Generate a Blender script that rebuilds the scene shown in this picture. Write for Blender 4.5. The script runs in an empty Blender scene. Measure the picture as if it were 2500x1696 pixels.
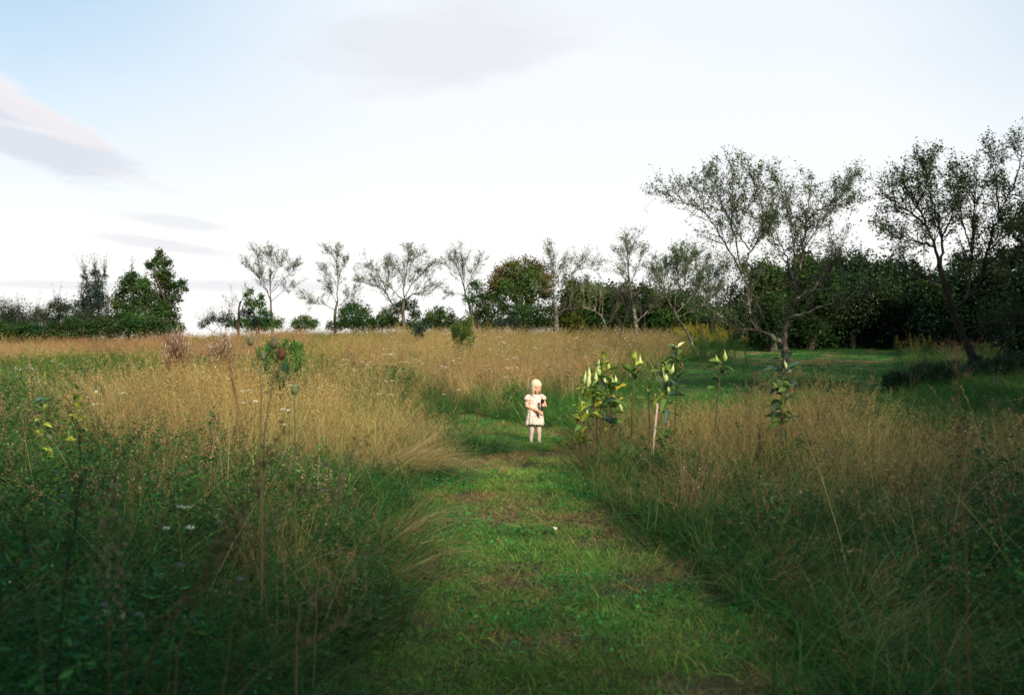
import bpy, math, random
import numpy as np
from mathutils import Vector, Matrix

# ------------------------------------------------------------------ camera, world, sun
S = bpy.context.scene
FPX = 2350.0          # focal length in pixels of the 2500 px wide photograph
EYE = 1.6
cam_d = bpy.data.cameras.new('camera')
cam_d.sensor_width = 36.0
cam_d.lens = FPX / 2500.0 * 36.0
cam_d.clip_start = 0.05
cam_d.clip_end = 6000.0
cam_d.dof.use_dof = True
cam_d.dof.focus_distance = 14.5
cam_d.dof.aperture_fstop = 2.5
cam = bpy.data.objects.new('camera', cam_d)
S.collection.objects.link(cam)
cam.location = (0, 0, EYE)
cam.rotation_euler = (math.radians(90), 0, 0)
S.camera = cam

SUN_EL, SUN_AZ = math.radians(28), math.radians(150)   # azimuth clockwise from +Y: behind the camera, to the right
world = bpy.data.worlds.new('World')
S.world = world
world.use_nodes = True
S.view_settings.view_transform = 'Standard'
S.view_settings.look = 'None'
S.view_settings.exposure = 0.74
S.view_settings.gamma = 1.0
S.cycles.max_bounces = 6
S.cycles.diffuse_bounces = 3
S.cycles.glossy_bounces = 2
S.cycles.transmission_bounces = 3
S.cycles.transparent_max_bounces = 4


class NT:
    """small helper for node trees"""
    def __init__(s, tree):
        s.t = tree
        s.n = tree.nodes
        s.l = tree.links

    def add(s, typ, **kw):
        n = s.n.new(typ)
        for k, v in kw.items():
            setattr(n, k, v)
        return n

    def link(s, a, b):
        s.l.new(a, b)

    def setin(s, sock, v):
        if hasattr(v, 'is_linked') or isinstance(v, bpy.types.NodeSocket):
            s.l.new(v, sock)
        else:
            sock.default_value = v

    def math(s, op, a, b=None, c=None, clamp=False):
        n = s.n.new('ShaderNodeMath')
        n.operation = op
        n.use_clamp = clamp
        s.setin(n.inputs[0], a)
        if b is not None:
            s.setin(n.inputs[1], b)
        if c is not None:
            s.setin(n.inputs[2], c)
        return n.outputs[0]

    def mix(s, fac, a, b, mode='MIX'):
        n = s.n.new('ShaderNodeMix')
        n.data_type = 'RGBA'
        n.blend_type = mode
        n.clamp_result = False
        s.setin(n.inputs[0], fac)
        s.setin(n.inputs[6], a)
        s.setin(n.inputs[7], b)
        return n.outputs[2]

    def smooth(s, v, lo, hi):
        n = s.n.new('ShaderNodeMapRange')
        n.interpolation_type = 'SMOOTHSTEP'
        s.setin(n.inputs[0], v)
        n.inputs[1].default_value = lo
        n.inputs[2].default_value = hi
        n.inputs[3].default_value = 0
        n.inputs[4].default_value = 1
        return n.outputs[0]

    def noise(s, vec, scale, detail=3, rough=0.5):
        n = s.n.new('ShaderNodeTexNoise')
        if vec is not None:
            s.l.new(vec, n.inputs['Vector'])
        n.inputs['Scale'].default_value = scale
        n.inputs['Detail'].default_value = detail
        n.inputs['Roughness'].default_value = rough
        return n.outputs[0]


def build_world():
    w = NT(world.node_tree)
    w.n.clear()
    out = w.add('ShaderNodeOutputWorld')
    bg = w.add('ShaderNodeBackground')
    bg.inputs[1].default_value = 0.088
    w.link(bg.outputs[0], out.inputs[0])
    sky = w.add('ShaderNodeTexSky', sky_type='NISHITA')
    sky.sun_disc = False
    sky.sun_elevation = SUN_EL
    sky.sun_rotation = SUN_AZ
    sky.air_density = 1.0
    sky.dust_density = 1.5
    sky.ozone_density = 1.0
    tc = w.add('ShaderNodeTexCoord')
    sep = w.add('ShaderNodeSeparateXYZ')
    w.link(tc.outputs['Generated'], sep.inputs[0])
    x, y, z = sep.outputs
    az = w.math('ARCTAN2', x, y)
    hor = w.math('SQRT', w.math('ADD', w.math('MULTIPLY', x, x), w.math('MULTIPLY', y, y)))
    el = w.math('ARCTAN2', z, hor)
    # thin high haze that covers most of the sky, thickest toward the horizon
    comb = w.add('ShaderNodeCombineXYZ')
    w.link(w.math('MULTIPLY', az, 1.0), comb.inputs[0])
    w.link(w.math('MULTIPLY', el, 3.2), comb.inputs[1])
    n1 = w.noise(comb.outputs[0], 1.6, 4, 0.55)
    veil = w.math('SUBTRACT', 1.04, w.math('MULTIPLY', w.smooth(el, 0.10, 0.9), 0.6))
    thin = w.smooth(w.math('ABSOLUTE', w.math('SUBTRACT', az, 0.10)), 0.18, 0.62)
    veil = w.math('SUBTRACT', veil, w.math('MULTIPLY', w.math('MULTIPLY', thin, w.smooth(el, 0.05, 0.36)), 0.80))
    veil = w.math('ADD', veil, w.math('MULTIPLY', w.math('SUBTRACT', n1, 0.5), 0.35), clamp=True)
    lit = w.mix(w.smooth(el, 0.0, 0.3), (7.2, 7.1, 6.9, 1), (6.4, 6.65, 6.95, 1))
    blue = w.mix(0.5, sky.outputs[0], (3.9, 5.9, 7.2, 1))
    base = w.mix(veil, blue, lit)
    # separate clouds: (azimuth, elevation, half width, half height, tilt, softness, colour, opacity)
    warp = w.noise(comb.outputs[0], 9.0, 7, 0.68)
    warp = w.math('MULTIPLY', w.math('SUBTRACT', warp, 0.5), 1.0)

    def ell(ca, ce, ra, re, tilt, wk=1.5):
        da = w.math('SUBTRACT', az, ca)
        de = w.math('SUBTRACT', el, ce)
        c, s = math.cos(tilt), math.sin(tilt)
        u = w.math('DIVIDE', w.math('ADD', w.math('MULTIPLY', da, c), w.math('MULTIPLY', de, s)), ra)
        v = w.math('DIVIDE', w.math('SUBTRACT', w.math('MULTIPLY', de, c), w.math('MULTIPLY', da, s)), re)
        d = w.math('SQRT', w.math('ADD', w.math('MULTIPLY', u, u), w.math('MULTIPLY', v, v)))
        return w.math('ADD', d, w.math('MULTIPLY', warp, wk)), v

    def pxa(px, py):
        a = math.atan((px - 1250) / FPX)
        return a, math.atan((848 - py) / FPX * math.cos(a))

    cl = base
    clouds = [  # px, py, half w px, half h px, tilt, soft, colour, opacity, lit top
        (0, 285, 235, 72, -0.42, 0.45, (5.1, 5.4, 5.95, 1), 0.9, 1.0),
        (120, 362, 200, 40, -0.16, 0.5, (5.1, 5.4, 5.95, 1), 0.85, 0.9),
        (-30, 215, 240, 30, -0.42, 0.5, (6.1, 5.9, 6.1, 1), 0.8, 0.3),
        (1080, 110, 330, 95, 0.1, 0.9, (5.3, 5.4, 5.8, 1), 0.62, 0.0),
        (1750, 90, 420, 60, -0.1, 0.95, (6.2, 6.4, 6.8, 1), 0.25, 0.0),
        (430, 542, 110, 15, -0.10, 0.7, (5.3, 5.45, 5.8, 1), 0.5, 0.0),
        (400, 598, 150, 13, -0.12, 0.8, (5.1, 5.25, 5.7, 1), 0.5, 0.0),
        (600, 698, 260, 15, 0.0, 0.8, (5.1, 5.2, 5.7, 1), 0.5, 0.0),
        (150, 696, 160, 9, 0.0, 0.8, (5.3, 5.3, 5.8, 1), 0.5, 0.0),
        (330, 440, 90, 12, -0.25, 0.9, (6.1, 6.0, 6.1, 1), 0.4, 0.0),
    ]
    for px, py, hw, hh, tl, soft, col, op, top in clouds:
        a, e = pxa(px, py)
        d, v = ell(a, e, hw / FPX, hh / FPX, tl)
        m = w.math('SUBTRACT', 1.0, w.smooth(d, 1.0 - soft * 0.6, 1.0 + soft * 0.4))
        c = col
        if top > 0:
            c = w.mix(w.math('MULTIPLY', w.smooth(w.math('ADD', v, w.math('MULTIPLY', warp, 0.7)), 0.40, 0.95), top), col, (6.7, 6.5, 6.45, 1))
        cl = w.mix(w.math('MULTIPLY', m, op), cl, c)
    w.link(cl, bg.inputs[0])


build_world()

sun_d = bpy.data.lights.new('sun', 'SUN')
sun_d.energy = 4.8
sun_d.angle = math.radians(15)
sun_d.color = (1.0, 0.86, 0.66)
sun = bpy.data.objects.new('sun', sun_d)
S.collection.objects.link(sun)
sdir = Vector((math.sin(SUN_AZ) * math.cos(SUN_EL), math.cos(SUN_AZ) * math.cos(SUN_EL), math.sin(SUN_EL)))
sun.rotation_euler = sdir.to_track_quat('Z', 'Y').to_euler()

# ------------------------------------------------------------------ helpers


def vnoise(x, y, scale, seed=0):
    """value noise 0..1 on arrays"""
    rs = np.random.RandomState(seed)
    tab = rs.rand(64, 64)
    x = np.asarray(x, float) / scale + 1000.0
    y = np.asarray(y, float) / scale + 1000.0
    xi = np.floor(x).astype(int)
    yi = np.floor(y).astype(int)
    fx = x - xi
    fy = y - yi
    fx = fx * fx * (3 - 2 * fx)
    fy = fy * fy * (3 - 2 * fy)
    a = tab[xi % 64, yi % 64]
    b = tab[(xi + 1) % 64, yi % 64]
    c = tab[xi % 64, (yi + 1) % 64]
    d = tab[(xi + 1) % 64, (yi + 1) % 64]
    return (a * (1 - fx) + b * fx) * (1 - fy) + (c * (1 - fx) + d * fx) * fy


def fbm(x, y, scale, seed=0):
    return 0.55 * vnoise(x, y, scale, seed) + 0.3 * vnoise(x, y, scale / 2.1, seed + 1) + 0.15 * vnoise(x, y, scale / 4.3, seed + 2)


def ground_z(x, y):
    x = np.asarray(x, float)
    y = np.asarray(y, float)
    r = 0.042 * 1.5 * np.logaddexp(0, (y - 10) / 1.5)
    crest = 0.062 * 6.0 * np.logaddexp(0, (y - 64) / 6.0)      # falls away behind the crest
    z = r - crest
    z = np.where(y > 130, np.maximum(z, -1.4), z)
    z = np.maximum(z, -1.4)
    u = np.clip((-10 - x) / 15.0, 0, 1) * np.clip((y - 12) / 33.0, 0, 1)
    z = z - 0.50 * u * u * (3 - 2 * u)
    z = z + 0.05 * (vnoise(x, y, 6.0, 5) - 0.5) * np.clip((np.abs(x - 0.4) - 1.5) / 3.0, 0, 1) + 0.02 * (vnoise(x, y, 1.3, 9) - 0.5)
    return z


def gz(x, y):
    return float(ground_z(np.array([x]), np.array([y]))[0])


def P(px, py, d):
    """the point at distance d that the photograph shows at (px, py)"""
    return np.array([(px - 1250.0) / FPX * d, d, EYE + (848.0 - py) / FPX * d])


def GX(px, d):
    return (px - 1250.0) / FPX * d


class Acc:
    """collects vertices, tris/quads and colours and makes one mesh of them"""
    def __init__(s):
        s.V, s.F, s.C, s.MI, s.n = [], [], [], [], 0

    def add(s, V, F, C=None, mi=0):
        V = np.asarray(V, float).reshape(-1, 3)
        F = np.asarray(F, int)
        if C is None:
            C = (1, 1, 1)
        C = np.asarray(C, float)
        if C.ndim == 1:
            C = np.tile(C[:3], (len(V), 1))
        s.V.append(V)
        s.F.append(F + s.n)
        s.C.append(C)
        s.MI.append(np.full(len(F), mi))
        s.n += len(V)

    def mesh(s, name, mats, smooth=False):
        me = bpy.data.meshes.new(name)
        V = np.concatenate(s.V)
        me.vertices.add(len(V))
        me.vertices.foreach_set('co', V.ravel())
        lt = np.concatenate([np.full(len(f), f.shape[1]) for f in s.F])
        li = np.concatenate([f.ravel() for f in s.F])
        me.loops.add(len(li))
        me.loops.foreach_set('vertex_index', li.astype(np.int32))
        me.polygons.add(len(lt))
        st = np.concatenate([[0], np.cumsum(lt)[:-1]])
        me.polygons.foreach_set('loop_start', st.astype(np.int32))
        me.polygons.foreach_set('loop_total', lt.astype(np.int32))
        me.polygons.foreach_set('material_index', np.concatenate(s.MI).astype(np.int32))
        if smooth:
            me.polygons.foreach_set('use_smooth', np.ones(len(lt), bool))
        ca = me.color_attributes.new('col', 'FLOAT_COLOR', 'POINT')
        C = np.concatenate(s.C)
        ca.data.foreach_set('color', np.concatenate([C, np.ones((len(C), 1))], 1).ravel())
        me.update()
        me.validate()
        for m in (mats if isinstance(mats, (list, tuple)) else [mats]):
            me.materials.append(m)
        return me


def link(name, data, parent=None, loc=None):
    o = bpy.data.objects.new(name, data)
    S.collection.objects.link(o)
    if parent is not None:
        o.parent = parent
    if loc is not None:
        o.location = loc
    return o


def tag(o, label=None, cat=None, group=None, kind=None):
    if label:
        o['label'] = label
    if cat:
        o['category'] = cat
    if group:
        o['group'] = group
    if kind:
        o['kind'] = kind
    return o


def tube(acc, pts, rad, k=5, col=(1, 1, 1), mi=0, cap=True):
    pts = np.asarray(pts, float)
    rad = np.asarray(rad, float)
    n = len(pts)
    T = np.gradient(pts, axis=0)
    T /= np.linalg.norm(T, axis=1)[:, None] + 1e-9
    ref = np.array([0.31, 0.17, 0.93])
    if abs(T.mean(0) @ ref) > 0.9 * np.linalg.norm(T.mean(0)):
        ref = np.array([1.0, 0.1, 0.0])
    A = np.cross(T, ref)
    A /= np.linalg.norm(A, axis=1)[:, None] + 1e-9
    B = np.cross(T, A)
    th = np.linspace(0, 2 * np.pi, k, endpoint=False)
    V = pts[:, None] + rad[:, None, None] * (A[:, None] * np.cos(th)[None, :, None] + B[:, None] * np.sin(th)[None, :, None])
    i = np.arange(n - 1)[:, None] * k
    j = np.arange(k)[None]
    F = np.stack([i + j, i + (j + 1) % k, i + k + (j + 1) % k, i + k + j], -1).reshape(-1, 4)
    acc.add(V.reshape(-1, 3), F, col if np.ndim(col) == 1 else np.repeat(np.asarray(col), k, 0), mi)
    if cap and k >= 3:
        m = np.arange(k)
        V2 = np.concatenate([V[-1], pts[-1:] + T[-1:] * rad[-1] * 0.4])
        acc.add(V2, np.stack([m, (m + 1) % k, np.full(k, k)], -1), col if np.ndim(col) == 1 else np.asarray(col)[-1], mi)


def lathe(acc, prof, k=16, col=(1, 1, 1), mi=0, M=None):
    prof = np.asarray(prof, float)
    th = np.linspace(0, 2 * np.pi, k, endpoint=False)
    V = np.stack([prof[:, None, 0] * np.cos(th), prof[:, None, 0] * np.sin(th), np.repeat(prof[:, 1:2], k, 1)], -1).reshape(-1, 3)
    if M is not None:
        M = np.array(M)
        V = V @ M[:3, :3].T + M[:3, 3]
    n = len(prof)
    i = np.arange(n - 1)[:, None] * k
    j = np.arange(k)[None]
    F = np.stack([i + j, i + (j + 1) % k, i + k + (j + 1) % k, i + k + j], -1).reshape(-1, 4)
    acc.add(V, F, col, mi)


# ------------------------------------------------------------------ materials


def new_mat(name):
    m = bpy.data.materials.new(name)
    m.use_nodes = True
    t = NT(m.node_tree)
    t.n.clear()
    out = t.add('ShaderNodeOutputMaterial')
    return m, t, out


def leaf_mat(name, trans=0.3, rough=0.6, instanced=True, spec=0.25):
    """colour = per-leaf colour of the mesh x per-plant colour"""
    m, t, out = new_mat(name)
    a = t.add('ShaderNodeAttribute', attribute_name='col')
    c = a.outputs[0]
    if instanced:
        b = t.add('ShaderNodeAttribute', attribute_name='tint', attribute_type='INSTANCER')
        c = t.mix(1.0, c, b.outputs[0], 'MULTIPLY')
    else:
        tc = t.add('ShaderNodeTexCoord')
        n = t.noise(tc.outputs['Object'], 2.2, 3)
        v = t.math('MULTIPLY_ADD', n, 0.7, 0.65)
        cmb = t.add('ShaderNodeCombineXYZ')
        for i in range(3):
            t.link(v, cmb.inputs[i])
        c = t.mix(1.0, c, cmb.outputs[0], 'MULTIPLY')
    p = t.add('ShaderNodeBsdfPrincipled')
    t.link(c, p.inputs['Base Color'])
    p.inputs['Roughness'].default_value = rough
    p.inputs['Specular IOR Level'].default_value = spec
    tr = t.add('ShaderNodeBsdfTranslucent')
    t.link(c, tr.inputs[0])
    mx = t.add('ShaderNodeMixShader')
    mx.inputs[0].default_value = trans
    t.link(p.outputs[0], mx.inputs[1])
    t.link(tr.outputs[0], mx.inputs[2])
    t.link(mx.outputs[0], out.inputs[0])
    return m


def bark_mat(name, ca, cb, scale=9.0, lichen=0.0):
    m, t, out = new_mat(name)
    tc = t.add('ShaderNodeTexCoord')
    mp = t.add('ShaderNodeMapping')
    mp.inputs['Scale'].default_value = (1, 1, 0.3)
    t.link(tc.outputs['Object'], mp.inputs[0])
    n = t.noise(mp.outputs[0], scale, 5, 0.65)
    c = t.mix(t.smooth(n, 0.35, 0.65), ca, cb)
    if lichen > 0:
        n2 = t.noise(tc.outputs['Object'], 3.1, 4, 0.6)
        c = t.mix(t.math('MULTIPLY', t.smooth(n2, 0.56, 0.66), lichen), c, (0.34, 0.36, 0.26, 1))
    p = t.add('ShaderNodeBsdfPrincipled')
    t.link(c, p.inputs['Base Color'])
    p.inputs['Roughness'].default_value = 0.9
    p.inputs['Specular IOR Level'].default_value = 0.15
    b = t.add('ShaderNodeBump')
    b.inputs['Strength'].default_value = 0.6
    b.inputs['Distance'].default_value = 0.02
    t.link(n, b.inputs['Height'])
    t.link(b.outputs[0], p.inputs['Normal'])
    t.link(p.outputs[0], out.inputs[0])
    return m


def plain_mat(name, col, rough=0.6, spec=0.3, var=0.15, scale=20.0, sss=0.0, bump=0.0, attr=False):
    m, t, out = new_mat(name)
    tc = t.add('ShaderNodeTexCoord')
    n = t.noise(tc.outputs['Object'], scale, 4, 0.6)
    if attr:
        a = t.add('ShaderNodeAttribute', attribute_name='col')
        base = a.outputs[0]
        v = t.math('MULTIPLY_ADD', n, 2 * var, 1 - var)
        cmb = t.add('ShaderNodeCombineXYZ')
        for i in range(3):
            t.link(v, cmb.inputs[i])
        c = t.mix(1.0, base, cmb.outputs[0], 'MULTIPLY')
    else:
        lo = tuple(x * (1 - var) for x in col[:3]) + (1,)
        hi = tuple(min(1, x * (1 + var)) for x in col[:3]) + (1,)
        c = t.mix(n, lo, hi)
    p = t.add('ShaderNodeBsdfPrincipled')
    t.link(c, p.inputs['Base Color'])
    p.inputs['Roughness'].default_value = rough
    p.inputs['Specular IOR Level'].default_value = spec
    if sss > 0:
        p.inputs['Subsurface Weight'].default_value = sss
        p.inputs['Subsurface Radius'].default_value = (0.01, 0.004, 0.002)
        p.inputs['Subsurface Scale'].default_value = 1.0
    if bump > 0:
        b = t.add('ShaderNodeBump')
        b.inputs['Strength'].default_value = bump
        b.inputs['Distance'].default_value = 0.01
        t.link(n, b.inputs['Height'])
        t.link(b.outputs[0], p.inputs['Normal'])
    t.link(p.outputs[0], out.inputs[0])
    return m


M_GRASS = leaf_mat('grass_blades', 0.36, 0.6, True, 0.08)
M_LEAF = leaf_mat('tree_leaves', 0.30, 0.55, False, 0.12)
M_BARK = bark_mat('grey_brown_bark', (0.030, 0.024, 0.020, 1), (0.10, 0.082, 0.066, 1))
M_APPLE = bark_mat('old_apple_bark', (0.030, 0.023, 0.020, 1), (0.105, 0.088, 0.078, 1), 8.0, 0.7)
M_PALE = bark_mat('lichened_bark', (0.12, 0.10, 0.07, 1), (0.30, 0.26, 0.19, 1), 8.0, 0.8)
M_PLANT = plain_mat('plant_stem', (1, 1, 1), 0.6, 0.3, 0.2, 30, attr=True)


def ground_mat():
    m, t, out = new_mat('meadow_soil')
    tc = t.add('ShaderNodeTexCoord')
    n = t.noise(tc.outputs['Object'], 1.2, 6, 0.65)
    n2 = t.noise(tc.outputs['Object'], 22.0, 4, 0.7)
    c = t.mix(t.smooth(n, 0.35, 0.65), (0.035, 0.048, 0.018, 1), (0.085, 0.072, 0.036, 1))
    c = t.mix(t.math('MULTIPLY', t.smooth(n2, 0.45, 0.7), 0.6), c, (0.03, 0.025, 0.016, 1))
    p = t.add('ShaderNodeBsdfPrincipled')
    t.link(c, p.inputs['Base Color'])
    p.inputs['Roughness'].default_value = 0.95
    p.inputs['Specular IOR Level'].default_value = 0.1
    b = t.add('ShaderNodeBump')
    b.inputs['Distance'].default_value = 0.03
    t.link(n2, b.inputs['Height'])
    t.link(b.outputs[0], p.inputs['Normal'])
    t.link(p.outputs[0], out.inputs[0])
    return m


# ------------------------------------------------------------------ ground sheet


def build_ground():
    xs = np.concatenate([[-3000, -1200, -500, -220, -120], np.arange(-80, -16, 2.0), np.arange(-16, 16, 0.4), np.arange(16, 81, 2.0), [120, 220, 500, 1200, 3000]])
    ys = np.concatenate([[-400, -150, -60, -30, -15, -8], np.arange(-4, 30, 0.4), np.arange(30, 110, 1.5), [130, 180, 300, 600, 1200, 2400, 4500]])
    X, Y = np.meshgrid(xs, ys)
    Z = ground_z(X, Y)
    nx, ny = len(xs), len(ys)
    V = np.stack([X, Y, Z], -1).reshape(-1, 3)
    i = np.arange(ny - 1)[:, None] * nx
    j = np.arange(nx - 1)[None]
    F = np.stack([i + j, i + j + 1, i + nx + j + 1, i + nx + j], -1).reshape(-1, 4)
    a = Acc()
    a.add(V, F)
    o = link('ground', a.mesh('ground', ground_mat(), True))
    tag(o, 'gently rising field soil under the grass', kind='structure')


build_ground()

# ------------------------------------------------------------------ where is what
PATH_L = np.array([[-1.5, -3.0], [0.0, -0.95], [3.5, -0.85], [5.28, -0.66], [6.8, -0.72], [9.1, -0.98], [10.6, -1.12], [11.6, -0.92], [12.7, -0.72], [13.9, -0.62], [15.5, -0.75], [17.0, -1.1], [19.0, -2.2]])
PATH_R = np.array([[-1.5, 3.0], [0.0, 1.45], [3.5, 1.40], [4.6, 1.36], [6.8, 1.42], [8.3, 1.12], [10.6, 0.83], [13.5, 0.90], [15.3, 1.02], [15.9, 1.0], [16.6, 0.25], [17.3, -0.25], [19.0, -1.3]])


def edge_l(y):
    return np.interp(y, PATH_L[:, 0], PATH_L[:, 1])


def edge_r(y):
    return np.interp(y, PATH_R[:, 0], PATH_R[:, 1])


def zones(x, y):
    """signed distances: path (>0 inside), lush (>0 inside), lawn (>0 inside)"""
    wob = 0.22 * (vnoise(x, y, 0.7, 31) - 0.5)
    dp = np.minimum(x - edge_l(y), edge_r(y) - x) + wob
    dp = np.where(y > 18.7, -1.0, dp)
    ll = np.interp(y, [15.2, 16.5, 18, 22, 31, 39, 50], [0.9, 0.1, 0.0, 2.0, 4.7, 7.2, 8.5])
    lr = np.interp(y, [15.2, 17, 19, 21, 30], [1.4, 3.0, 6.0, 60, 60])
    lush = np.minimum(np.minimum(x - ll, lr - x), np.minimum((y - 15.4), 50 - y)) + wob
    lawn_l = np.interp(y, [19, 22, 31, 39, 50], [4.0, 3.2, 5.2, 7.4, 8.6])
    lawn = np.minimum(x - lawn_l, y - (20.5 + 0.12 * np.maximum(x - 4, 0))) + 2 * wob
    lawn = np.minimum(lawn, 46 - y)
    lawn = np.minimum(lawn, (0.425 * y - 0.6 - x) * 0.9 + 2 * wob)
    return dp, lush, lawn


# ------------------------------------------------------------------ grass prototypes
GREEN = np.array([[0.028, 0.100, 0.026], [0.040, 0.135, 0.034], [0.060, 0.150, 0.030], [0.024, 0.095, 0.038], [0.085, 0.155, 0.034]])
STRAW = np.array([[0.36, 0.275, 0.125], [0.30, 0.215, 0.09], [0.46, 0.37, 0.19], [0.26, 0.175, 0.075], [0.38, 0.32, 0.155]])
BROWN = np.array([[0.16, 0.085, 0.045], [0.12, 0.06, 0.035], [0.20, 0.12, 0.065]])
OLIVE = np.array([[0.11, 0.155, 0.038], [0.15, 0.175, 0.05], [0.09, 0.135, 0.03]])


def pick(rng, pal, n, var=0.34):
    c = pal[rng.integers(0, len(pal), n)]
    return c * (1 + rng.normal(0, var, (n, 1))).clip(0.35, 2.0)


def blades(acc, rng, n, rad, h, hv, w, lean, curve, seg, base, tip=None, az=None, azs=9.0, tipmix=0.5):
    r = rad * np.sqrt(rng.random(n))
    a = rng.random(n) * 2 * np.pi
    root = np.stack([r * np.cos(a), r * np.sin(a), np.full(n, -0.02)], 1)
    H = h * (1 + hv * rng.normal(0, 1, n)).clip(0.35, 1.8)
    if az is None:
        A = rng.random(n) * 2 * np.pi
    else:
        A = az + azs * rng.normal(0, 1, n)
    D = np.stack([np.cos(A), np.sin(A), np.zeros(n)], 1)
    L = lean * (0.4 + 1.2 * rng.random(n))
    Cv = curve * (0.2 + 1.6 * rng.random(n))
    t = np.linspace(0, 1, seg + 1)
    hor = (L[:, None] * t + Cv[:, None] * t ** 2.2) * H[:, None]
    slope = np.sqrt(np.clip(1 - np.minimum(0.96, (L + Cv) ** 2 * 0.62), 0.04, 1))
    ver = H[:, None] * (t * (1 - 0.0 * t)) * (1 - (1 - slope[:, None]) * t ** 1.3)
    pos = root[:, None] + D[:, None] * hor[..., None] + np.array([0, 0, 1.0]) * ver[..., None]
    yw = rng.random(n) * np.pi
    Wd = np.stack([np.cos(yw), np.sin(yw), 0.25 * rng.normal(0, 1, n)], 1)
    ww = w * (0.7 + 0.6 * rng.random(n))[:, None] * (1 - t[None] ** 1.8 * 0.92)
    Lv = pos - Wd[:, None] * ww[..., None] * 0.5
    Rv = pos + Wd[:, None] * ww[..., None] * 0.5
    V = np.stack([Lv, Rv], 2).reshape(n, -1, 3)
    nv = 2 * (seg + 1)
    s = np.arange(seg) * 2
    f = np.stack([s, s + 1, s + 3, s + 2], 1)
    F = (f[None] + (np.arange(n) * nv)[:, None, None]).reshape(-1, 4)
    cb = pick(rng, base, n)
    ct = pick(rng, base if tip is None else tip, n)
    tm = (t ** 1.2) * (1 if tip is not None else tipmix)
    C = cb[:, None] * (1 - tm[None, :, None]) + ct[:, None] * tm[None, :, None]
    C = np.repeat(C, 2, 1).reshape(-1, 3)
    acc.add(V.reshape(-1, 3), F, C)
    return pos, D


def quads(acc, rng, cen, nrm_up, ln, wd, pal, var=0.2, fold=0.0):
    """leaf rhombs at cen with random directions; nrm_up biases them upward"""
    n = len(cen)
    d = rng.normal(0, 1, (n, 3))
    d[:, 2] = d[:, 2] * (1 - nrm_up) + 0.15
    d /= np.linalg.norm(d, axis=1)[:, None]
    s = np.cross(d, rng.normal(0, 1, (n, 3)) * (1 - nrm_up) + np.array([0, 0, 1.0]) * (nrm_up + 0.01))
    s /= np.linalg.norm(s, axis=1)[:, None] + 1e-9
    l = (ln * (0.6 + 0.8 * rng.random(n)))[:, None]
    w_ = (wd * (0.6 + 0.8 * rng.random(n)))[:, None]
    nn = np.cross(d, s)
    V = np.stack([cen, cen + d * l * 0.5 + s * w_ * 0.5 + nn * w_ * fold, cen + d * l, cen + d * l * 0.5 - s * w_ * 0.5 + nn * w_ * fold], 1)
    F = np.arange(n * 4).reshape(n, 4)
    C = pal if (np.ndim(pal) == 2 and len(pal) == n and n > 8) else pick(rng, np.asarray(pal), n, var)
    acc.add(V.reshape(-1, 3), F, np.repeat(C, 4, 0))


PROTO = {}


def proto(name, fn, variants, seed):
    col = bpy.data.collections.new('plants_' + name)
    for i in range(variants):
        a = Acc()
        fn(a, np.random.default_rng(seed * 100 + i))
        o = bpy.data.objects.new('%s_%02d' % (name, i), a.mesh(name, M_GRASS))
        col.objects.link(o)
    PROTO[name] = (col, variants)


def p_lawn(a, r):
    blades(a, r, 170, 0.16, 0.056, 0.35, 0.0050, 0.55, 0.6, 2, np.concatenate([GREEN, OLIVE]) * 1.5, np.concatenate([GREEN * 1.5, OLIVE * 1.6, STRAW[3:4]]))
    blades(a, r, 34, 0.16, 0.042, 0.3, 0.0036, 0.9, 0.4, 2, STRAW * 0.8)


def p_lawn_dry(a, r):
    blades(a, r, 90, 0.16, 0.045, 0.35, 0.0042, 0.6, 0.5, 2, OLIVE * 1.4, STRAW * 0.9)
    blades(a, r, 90, 0.17, 0.040, 0.3, 0.0036, 1.2, 0.3, 2, STRAW * 0.9, BROWN * 2)


def p_clover(a, r):
    n = 40
    rr = 0.15 * np.sqrt(r.random(n))
    t = r.random(n) * 6.28
    c = np.stack([rr * np.cos(t), rr * np.sin(t), 0.02 + 0.045 * r.random(n)], 1)
    quads(a, r, c, 0.7, 0.022, 0.019, GREEN[[0, 1, 3]] * np.array([1.2, 1.35, 1.4]), 0.25)
    blades(a, r, 110, 0.16, 0.052, 0.3, 0.0044, 0.5, 0.5, 2, GREEN * 1.4)


def p_tuft(a, r):          # lush green grass, about 0.5 m
    blades(a, r, 66, 0.17, 0.50, 0.3, 0.0072, 0.35, 0.75, 5, GREEN, np.concatenate([GREEN, GREEN, OLIVE]))
    blades(a, r, 12, 0.15, 0.42, 0.3, 0.005, 0.4, 0.9, 5, OLIVE, STRAW)


def p_mix(a, r):           # green below, drying above
    blades(a, r, 40, 0.17, 0.45, 0.3, 0.0055, 0.3, 0.7, 4, np.concatenate([GREEN, OLIVE]), OLIVE)
    blades(a, r, 26, 0.17, 0.60, 0.3, 0.0042, 0.3, 0.5, 4, OLIVE, STRAW)
    stems(a, r, 9, 0.17, 0.80, 0.0030)


def stems(a, r, n, rad, h, w, pal=STRAW, lean=0.16, curve=0.16, heads=True, hl=0.022, hw=0.0055, hn=16):
    pos, D = blades(a, r, n, rad, h, 0.18, w, lean, curve, 4, pal)
    if heads:
        tip = pos[:, -1]
        mid = pos[:, -2]
        k = hn
        u = r.random((len(tip), k, 1)) ** 0.8
        c = tip[:, None] * (1 - 0.7 * u) + mid[:, None] * 0.7 * u
        c = c + r.normal(0, 0.008, c.shape) * (0.3 + u)
        quads(a, r, c.reshape(-1, 3), -0.4, hl, hw, pal * np.array([0.95, 0.85, 0.8]))


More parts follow.
